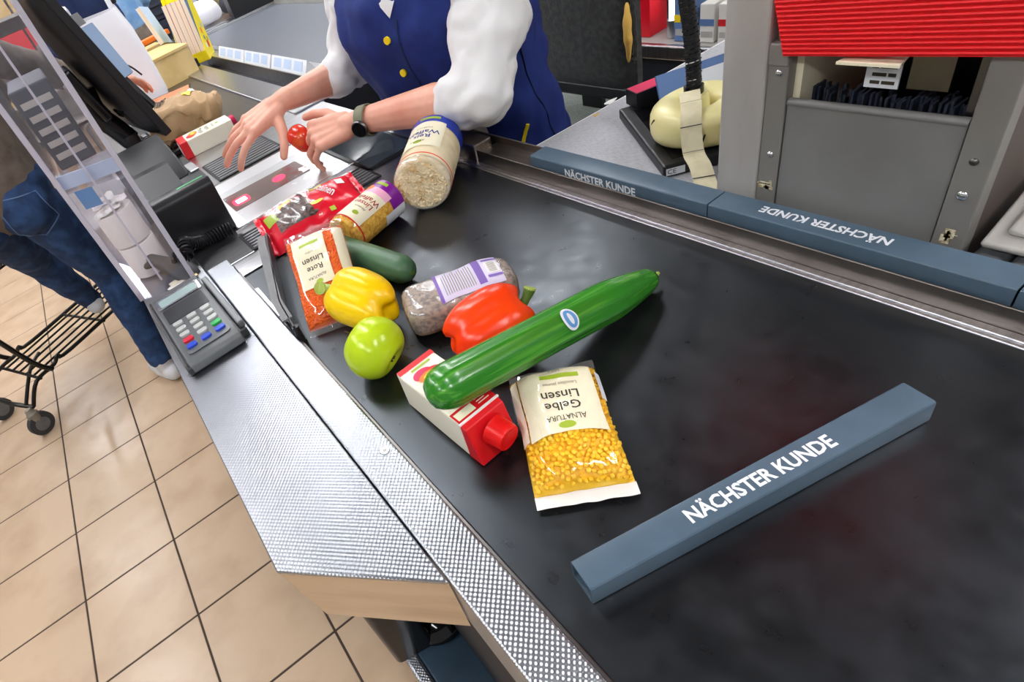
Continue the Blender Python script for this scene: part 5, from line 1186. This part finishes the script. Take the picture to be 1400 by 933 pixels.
# back pocket outline on the jeans
def on_mesh(o, origin, direc):
    ok, loc, nrm, i = o.ray_cast(o.matrix_world.inverted() @ Vector(origin) if False else Vector(origin) - MW[o.parent.name].translation, Vector(direc)); return (loc + MW[o.parent.name].translation if ok else None), nrm
pts = []
for (x, z) in [(-.365, .955), (-.235, .925), (-.225, .815), (-.30, .775), (-.365, .825), (-.365, .955)]: pts.append((x, z))
pl = []
for i in range(5):
    for k in range(5):
        x = pts[i][0] + (pts[i+1][0]-pts[i][0])*k/5; z = pts[i][1] + (pts[i+1][1]-pts[i][1])*k/5
        h, n = on_mesh(jn, (x, 1.9, z), (0, 1, 0))
        if h is not None: pl.append(h + n*.001)
if len(pl) > 6: obj('pocket_seam', tube(pl, .0028, 6), 'denim_light', jn, smooth=True) if False else obj('pocket_seam', tube(pl, .0022, 6), 'denim_seam', cu, smooth=True)
# shopper in navy top and light jeans further back
hb = Vector((.33, 4.45, .98))
stander('shopper in navy top and dark trousers standing beyond the white bag', hb, (-.4, -.9, 0), ((hb + Vector((.09, 0, -.05)), hb + Vector((.09, -.02, -.47)), hb + Vector((.09, .02, -.88))), (hb + Vector((-.09, 0, -.05)), hb + Vector((-.09, -.02, -.47)), hb + Vector((-.09, .02, -.88)))), 'navy_cloth', 'trouser', (((.55, 4.38, 1.14), (.47, 4.28, 1.02), (-.5, -.8, -.2), (0, 0, 1), (-.8, .5, 0)), ((.12, 4.40, 1.15), (.16, 4.22, 1.10), (.3, -.9, -.4), (.2, -.3, .9), (.9, .3, 0))), 'hair', 1.0, .016)
h2 = Vector((.66, 5.15, .98))
stander('shopper in light blue denim shirt standing behind the navy top', h2, (.3, .95, 0), ((h2 + Vector((-.09, 0, -.05)), h2 + Vector((-.09, -.02, -.47)), h2 + Vector((-.09, .02, -.88))), (h2 + Vector((.09, 0, -.05)), h2 + Vector((.09, -.02, -.47)), h2 + Vector((.09, .02, -.88)))), 'denim_light', 'sweater', ((h2 + Vector((-.24, 0, .17)), h2 + Vector((-.20, .2, .10)), (0, .9, -.2), (0, 0, 1), (.9, 0, 0)), (h2 + Vector((.24, 0, .17)), h2 + Vector((.22, .2, .10)), (0, .9, -.2), (0, 0, 1), (-.9, 0, 0))), 'hair_grey', 1.0, .016)
# ------------------------------------------------------------------ cashier's chair
t = thing('office_chair', 'black fabric office chair with torn backrest edge behind the cashier', 'chair', (1.08, 1.40, 0))
mb = [[tuple(Vector((1.30 + .032*k + .03*((z-.95)/.3)**2, 1.30, z)) + Vector((0, 1, 0))*y_) for y_, z in rpoly([(-.155+e, .672+e), (.22-e, .672+e), (.22-e, 1.22-e), (-.155+e, 1.22-e)], .065, 6)] for k, e in ((-.6, .05), (-.3, .012), (0, 0), (.6, .0), (1.0, .012), (1.3, .06))]
obj('backrest', loft(mb), 'chair_fabric', t, smooth=True)
tf = smooth_path([(1.292, 1.150, .925), (1.284, 1.1435, .90), (1.280, 1.1415, .86), (1.284, 1.1435, .82), (1.296, 1.156, .775)], 5)
obj('torn_foam', tube(tf, [.002+.009*math.sin(math.pi*(i+.5)/len(tf))*(1+.12*math.sin(i*1.1)) for i in range(len(tf))], 10), 'foam', t, smooth=True, label='yellow foam showing through the torn edge')
obj('torn_edge', tube(smooth_path([(1.30, 1.148, .955), (1.298, 1.1385, .925), (1.30, 1.1365, .86), (1.305, 1.140, .80), (1.305, 1.150, .77)], 5), [.003+.005*abs(math.sin(i*1.3)) for i in range(21)], 8), 'chair_fabric', t, smooth=True)
st2 = [[(1.08 + x, 1.40 + y, .515 + z) for x, y in rpoly([(-.24+e, -.22+e), (.40-e, -.22+e), (.40-e, .24-e), (-.24+e, .24-e)], .09, 6)] for z, e in ((-.01, .05), (0, .02), (.02, 0), (.06, 0), (.082, .015), (.092, .06))]
obj('seat', loft(st2), 'seat_fabric', t, smooth=True)
obj('back_bracket', merge(box(1.335, 1.355, 1.30, 1.38, .60, .80), box(1.1, 1.355, 1.30, 1.38, .485, .507)), 'black_plastic', t, bevel=.004)
obj('back_shell', box(1.31, 1.345, 1.17, 1.50, .65, .69), 'black_plastic', t, bevel=.01, segs=3)
obj('gas_lift', cyl((1.08, 1.40, .12), (1.08, 1.40, .535), .028, 18), 'black_metal', t, smooth=True)
for k in range(5):
    a_ = 2*math.pi*k/5 + .3; e_ = Vector((1.08 + .27*math.cos(a_), 1.40 + .27*math.sin(a_), .075))
    obj('base_arm', tube([(1.08, 1.40, .12), tuple(e_)], [.028, .018], 10), 'black_plastic', t, smooth=True); obj('caster', cyl(e_ + Vector((-.012*math.sin(a_), .012*math.cos(a_), -.047)), e_ + Vector((.012*math.sin(a_), -.012*math.cos(a_), -.047)), .028, 16), 'rubber', t, smooth=True)
# ------------------------------------------------------------------ goods shelf of the next lane, behind the chair
t = thing('rear_goods_shelf', 'low steel-edged shelf of the next lane behind the chair', 'shelf', (1.95, 1.5, 0))
obj('shelf_body', box(1.80, 2.35, .3, 3.2, .03, .585), 'navy_panel', t); obj('shelf_edge', box(1.785, 1.81, .3, 3.2, .555, .602), 'steel', t, bevel=.004); obj('shelf_board', box(1.81, 2.35, .3, 3.2, .585, .60), 'light_grey', t)
obj('shelf_back', box(2.32, 2.35, .3, 3.2, .60, 1.5), 'light_grey', t)
for y in (1.18, 1.225): obj('shelf_upright', box(1.84, 1.87, y, y+.022, .60, 1.5), 'steel_dark', t)
t = thing('red_crate', 'bright red plastic crate on the rear shelf beside the chair back', 'crate', (1.95, 1.72, .601))
obj('crate_body', loft([[(1.83+e, 1.53+e, z), (2.10-e, 1.53+e, z), (2.10-e, 1.95-e, z), (1.83+e, 1.95-e, z)] for z, e in ((.602, .02), (.86, 0), (.86, .012), (.62, .03))], cap=False), 'red_crate', t); obj('crate_floor', box(1.85, 2.08, 1.55, 1.93, .602, .612), 'red_crate', t); obj('crate_rim', merge(box(1.82, 1.835, 1.52, 1.96, .84, .865), box(1.82, 2.11, 1.52, 1.535, .84, .865)), 'red_crate', t)
t = thing('tube_lamp', 'glowing white tube lamp standing on the rear shelf', 'lamp', (1.86, 1.475, .601)); obj('lamp_tube', cyl((1.865, 1.468, .66), (1.865, 1.468, 1.2), .012, 16), 'tube_light', t, smooth=True); obj('lamp_socket', merge(cyl((1.865, 1.468, .6025), (1.865, 1.468, .66), .02, 16), box(1.875, 1.885, 1.44, 1.50, .6025, 1.25)), 'steel', t)
for k, (y, w_, h_, c_, c2) in enumerate(((1.36, .075, .14, 'carton_blue', 'yellow_print'), (1.29, .05, .12, 'carton_white', 'carton_blue'), (1.24, .035, .12, 'carton_white', 'carton_red'), (1.13, .05, .14, 'carton_white', 'carton_red'), (1.07, .05, .13, 'carton_red', 'label_blue'), (1.01, .05, .13, 'carton_white', 'carton_red'))):
    t = thing('small_carton', ['blue carton with yellow band on the rear shelf', 'white carton with blue band on the rear shelf beside the conduit', 'narrow white carton with red band beside the shelf upright', 'white and red carton right of the shelf upright', 'red carton with pale band by the grey post', 'white carton with red band hidden most by the grey post'][k], 'carton', (1.87, y, .601), group='small cartons on the rear shelf')
    obj('carton_body', box(1.83, 1.90, y, y+w_, .6015, .60+h_), c_, t, bevel=.002); obj('carton_band', box(1.8288, 1.83, y, y+w_, .60+h_*.45, .60+h_*.62), c2, t); obj('carton_band', box(1.8288, 1.83, y+.005, y+w_-.005, .60+h_*.15, .60+h_*.3), 'light_grey', t)
# ------------------------------------------------------------------ neighbouring lane beyond the cashier
t = thing('rear_counter', 'grey counter with dark belt of the lane beyond the cashier', 'checkout', (1.2, 3.3, 0))
obj('counter_body', box(.74, 1.75, 2.12, 4.9, .03, .80), 'navy_panel', t); obj('counter_belt', box(.90, 1.55, 2.2, 4.35, .80, .85), 'mid_belt', t, bevel=.004)
obj('counter_rail', box(.862, .90, 2.1, 4.6, .80, .862), 'steel', t, bevel=.003); obj('label_rail', box(.80, .862, 2.1, 3.7, .80, .858), 'steel', t, bevel=.003); obj('counter_edge', box(1.55, 1.75, 2.12, 4.9, .80, .90), 'light_grey', t, bevel=.004)
obj('counter_end_rail', merge(box(.86, 1.56, 4.36, 4.40, .80, .865), box(.86, 1.56, 4.46, 4.50, .80, .865)), 'steel_bright', t); obj('end_plate', box(.86, 1.56, 4.40, 4.9, .80, .855), 'steel', t)
for k, (y0, y1) in enumerate(((2.98, 3.40), (2.62, 2.97), (2.23, 2.60))):
    tt = thing('price_bar', ['white triangular price bar nearest the yellow stand', 'white triangular price bar in the middle of the rail', 'white triangular price bar nearest the cashier sleeve'][k], 'price bar', (.83, (y0+y1)/2, .858), group='white triangular price bars')
    obj('bar', ([(x, y, z) for y in (y0, y1) for x, z in ((.803, .8585), (.859, .8585), (.831, .905))], [(0, 1, 2), (5, 4, 3), (0, 3, 4, 1), (1, 4, 5, 2), (2, 5, 3, 0)]), 'print_white', tt)
    for q_ in range(3):
        ya = y0 + (y1-y0)*(.10+.30*q_); obj('price_label', ([(.803+.028*s_-.0012, y, .8585+.0465*s_+.0006) for y, s_ in ((ya, .2), (ya+(y1-y0)*.22, .2), (ya+(y1-y0)*.22, .85), (ya, .85))], [(0, 1, 2, 3)]), 'label_blue', tt)
t = thing('black_box', 'black box standing on the far end of the rear belt', 'box', (1.48, 4.42, .866)); obj('box_body', xf(box(-.2, .2, -.08, .08, 0, .12), place((1.46, 4.43, .867), R_(-6))), 'black_plastic', t, bevel=.005); obj('box_slot', xf(box(-.18, .18, -.05, .03, .12, .125), place((1.46, 4.43, .867), R_(-6))), 'black_gloss', t)
# far clutter beyond: crates, bags, shoppers' things
def crate_stack(x, y, n_, label, mt):
    for k in range(n_):
        t = thing('folding_crate', label % ('lowest' if k == 0 else 'second' if k == 1 else 'third' if k == 2 else 'topmost'), 'crate', (x, y, .002+k*.30), group='dark crates beyond the till')
        obj('crate_wall', loft([[(-.3+e, -.2+e, z), (.3-e, -.2+e, z), (.3-e, .2-e, z), (-.3+e, .2-e, z)] for z, e in ((0, .01), (.29, 0), (.29, .015), (.02, .02))], cap=False), mt, t, 'l'); obj('crate_floor', box(-.28, .28, -.18, .18, 0, .012), mt, t, 'l')
        for j in range(4): obj('crate_rib', box(-.305, .305, -.207, -.199, .04+j*.065, .06+j*.065), mt, t, 'l')
crate_stack(1.24, 6.25, 4, 'dark grey crate, %s of the stack beyond the wooden box', 'dark_crate')

for (x, y, h_, w_, c_, lab) in ((.93, 5.9, 1.2, .10, 'orange', 'orange-brown upright board beyond the jeans'), (.80, 6.3, 1.3, .16, 'pale_violet', 'pale violet upright display beyond the jeans'), (1.35, 5.85, 1.15, .13, 'pale_violet', 'pale violet upright display beside the dark crates')):
    t = thing('upright_display', lab, 'display', (x, y, 0)); obj('display_board', box(x-w_/2, x+w_/2, y-.04, y+.04, .03, h_), c_, t, bevel=.01); obj('display_foot', box(x-w_, x+w_, y-.15, y+.15, 0.001, .03), 'dark_grey', t)
for k, (x, y, s_, mt, lab) in enumerate(((1.15, 4.72, .13, 'white_bag', 'white shoulder bag beyond the rear belt'), (1.42, 4.78, .12, 'dark_grey', 'dark grey bag beyond the rear belt'), (1.0, 4.68, .09, 'carton_red', 'reddish pouch beyond the rear belt'))):
    t = thing('hand_bag', lab, 'bag', (x, y, .856)); raw('bag_body', blob([sphere((x, y, .86+s_*.62), s_, s_*.7, s_*.62), capsule((x-s_*.6, y, .86+s_*.45), (x+s_*.6, y, .86+s_*.45), s_*.44, s_*.44)], .012, 3), mt, t)
    obj('bag_strap', tube(smooth_path([(x-s_*.7, y, .86+s_*.9), (x-s_*.4, y, .86+s_*1.6), (x+s_*.4, y, .86+s_*1.6), (x+s_*.7, y, .86+s_*.9)], 6), .010, 8), mt, t, smooth=True)
# long shop shelves far behind
for k, (x, y, w_, lab) in enumerate(((-2.2, 6.5, 2.6, 'long goods shelf in the aisle left of the till'), (2.0, 8.5, 5.0, 'long goods shelf across the far end of the shop'))):
    t = thing('goods_shelf', lab, 'shelf', (x, y, 0)); obj('shelf_back', box(x-w_/2, x+w_/2, y+.2, y+.25, 0, 2.0), 'light_grey', t)
    for z in (.1, .5, .9, 1.3, 1.7): obj('shelf_board', box(x-w_/2, x+w_/2, y-.25, y+.2, z, z+.03), 'light_grey', t)
    for j in range(9):
        for zi, z in enumerate((.53, .93, 1.33)):
            xx = x-w_/2+.1+j*(w_-.2)/9; obj('goods_row', box(xx, xx+(w_-.2)/9*.88, y-.22, y+.1, z+.001, z+.2+.08*((j*3+zi) % 3)/2), ['orange', 'carton_red', 'wood', 'carton_blue', 'cream', 'stem_dark'][(j*2+zi) % 6], t)
# ------------------------------------------------------------------ shopping cart at the customer's feet
t = thing('shopping_cart', 'dark wire shopping cart with grey casters at the left edge', 'shopping cart', (-.75, 2.7, 0))
U_ = Vector((.865, .50, 0)).normalized(); Vv = Vector((-U_.y, U_.x, 0)); O_ = Vector((-.785, 2.475, 0))
def c3(u, v, z): return O_ + U_*u + Vv*v + UP*z
def bar(name, pts, r=.008, k=5): return obj(name, tube(smooth_path([c3(*p) for p in pts], k) if k else [c3(*p) for p in pts], r, 8), 'wire', t, smooth=True)
bar('frame_tube', [(-.02, .0, .13), (.06, .01, .20), (.16, .01, .205), (.20, .01, .225), (.26, .01, .205), (.85, .01, .21)], .009)
bar('frame_tube', [(-.02, .36, .13), (.06, .35, .20), (.16, .35, .205), (.20, .35, .225), (.26, .35, .205), (.85, .35, .21)], .009)
for k in range(5): bar('rack_bar', [(.08, .06+.06*k, .205), (.84, .06+.06*k, .21)], .005, 0)
for u in (.08, .45, .84): bar('cross_bar', [(u, .0, .202), (u, .36, .202)], .007, 0)
bar('post_tube', [(.14, -.005, .20), (.10, .0, .28), (.06, .05, .50), (.04, .07, .64), (-.02, .08, .67), (-.2, .08, .67)], .011)
bar('post_tube', [(.14, .365, .20), (.10, .36, .28), (.06, .31, .50), (.04, .29, .64), (-.02, .28, .67), (-.2, .28, .67)], .011)
bar('front_tube', [(-.02, .0, .13), (-.05, .1, .16), (-.05, .26, .16), (-.02, .36, .13)], .010)
bar('brace', [(-.03, .02, .15), (.10, .12, .205), (.2, .2, .205)], .008)
for v in (0, .36):
    c = c3(-.045, v, .055)
    cf = obj('caster_fork', merge(loft([ring(c + UP*z_, U_, Vv, r_, r_*.8, 16) for z_, r_ in ((.0, .020), (.045, .026), (.06, .026), (.065, .02), (.085, .014))])), 'caster_grey', t, smooth=True)
    wh = obj('wheel', cyl(c - Vv*.014 - UP*.002, c + Vv*.014 - UP*.002, .052, 32), 'rubber', t, smooth=True); obj('wheel_hub', cyl(c - Vv*.018 - UP*.002, c + Vv*.018 - UP*.002, .03, 20), 'mid_grey', wh, smooth=True)
    c = c3(.82, v, .055); wh = obj('wheel', cyl(c - Vv*.014 - UP*.002, c + Vv*.014 - UP*.002, .052, 32), 'rubber', t, smooth=True); obj('caster_fork', cyl(c, c + UP*.15, .014, 12), 'caster_grey', t, smooth=True)
# basket
def rect(u0, u1, v0, v1, z): return [c3(u0, v0, z), c3(u1, v0, z), c3(u1, v1, z), c3(u0, v1, z), c3(u0, v0, z)]
for z, e in ((.66, 0), (.78, .02), (.90, .03), (1.0, .04)): obj('basket_rim', tube(rect(-.12-e, .62+e, -.02-e, .38+e, z), .005, 6), 'wire', t)
ws = []
for k in range(26): u = -.12 + .74*k/25; ws += [tube([c3(u, -.06, 1.0), c3(u, -.02, .66), c3(u, .38, .66), c3(u, .42, 1.0)], .0022, 4)]
for k in range(14): v = -.02 + .40*k/13; ws += [tube([c3(-.16, v, 1.0), c3(-.12, v, .66), c3(.62, v, .66), c3(.66, v, 1.0)], .0022, 4)]
obj('basket_wire', merge(*ws), 'wire', t, kind='stuff')
obj('cart_corner', xf(box(-.03, .03, -.03, .03, -.04, .03), place(tuple(c3(.03, .03, .655)))), 'black_plastic', t, bevel=.006)
for k, (u, v, r_, mt, lab) in enumerate(((.30, .12, .07, 'carton_white', 'white wrapped item in the shopping cart'), (.42, .2, .08, 'kraft', 'brown bread loaf in the shopping cart'), (.2, .26, .06, 'stem_dark', 'green leafy bunch in the shopping cart'))):
    p = c3(u, v, .675+r_*.55); tt = thing('cart_item', lab, 'groceries', tuple(c3(u, v, .668)), group='goods in the shopping cart'); raw('item', blob([sphere(tuple(p), r_, r_*.8, r_*.6), sphere(tuple(p + U_*r_*.8), r_*.8, r_*.7, r_*.55)], .01, 3, fold=lambda p: .004*noise.noise(p*40)), mt, tt)
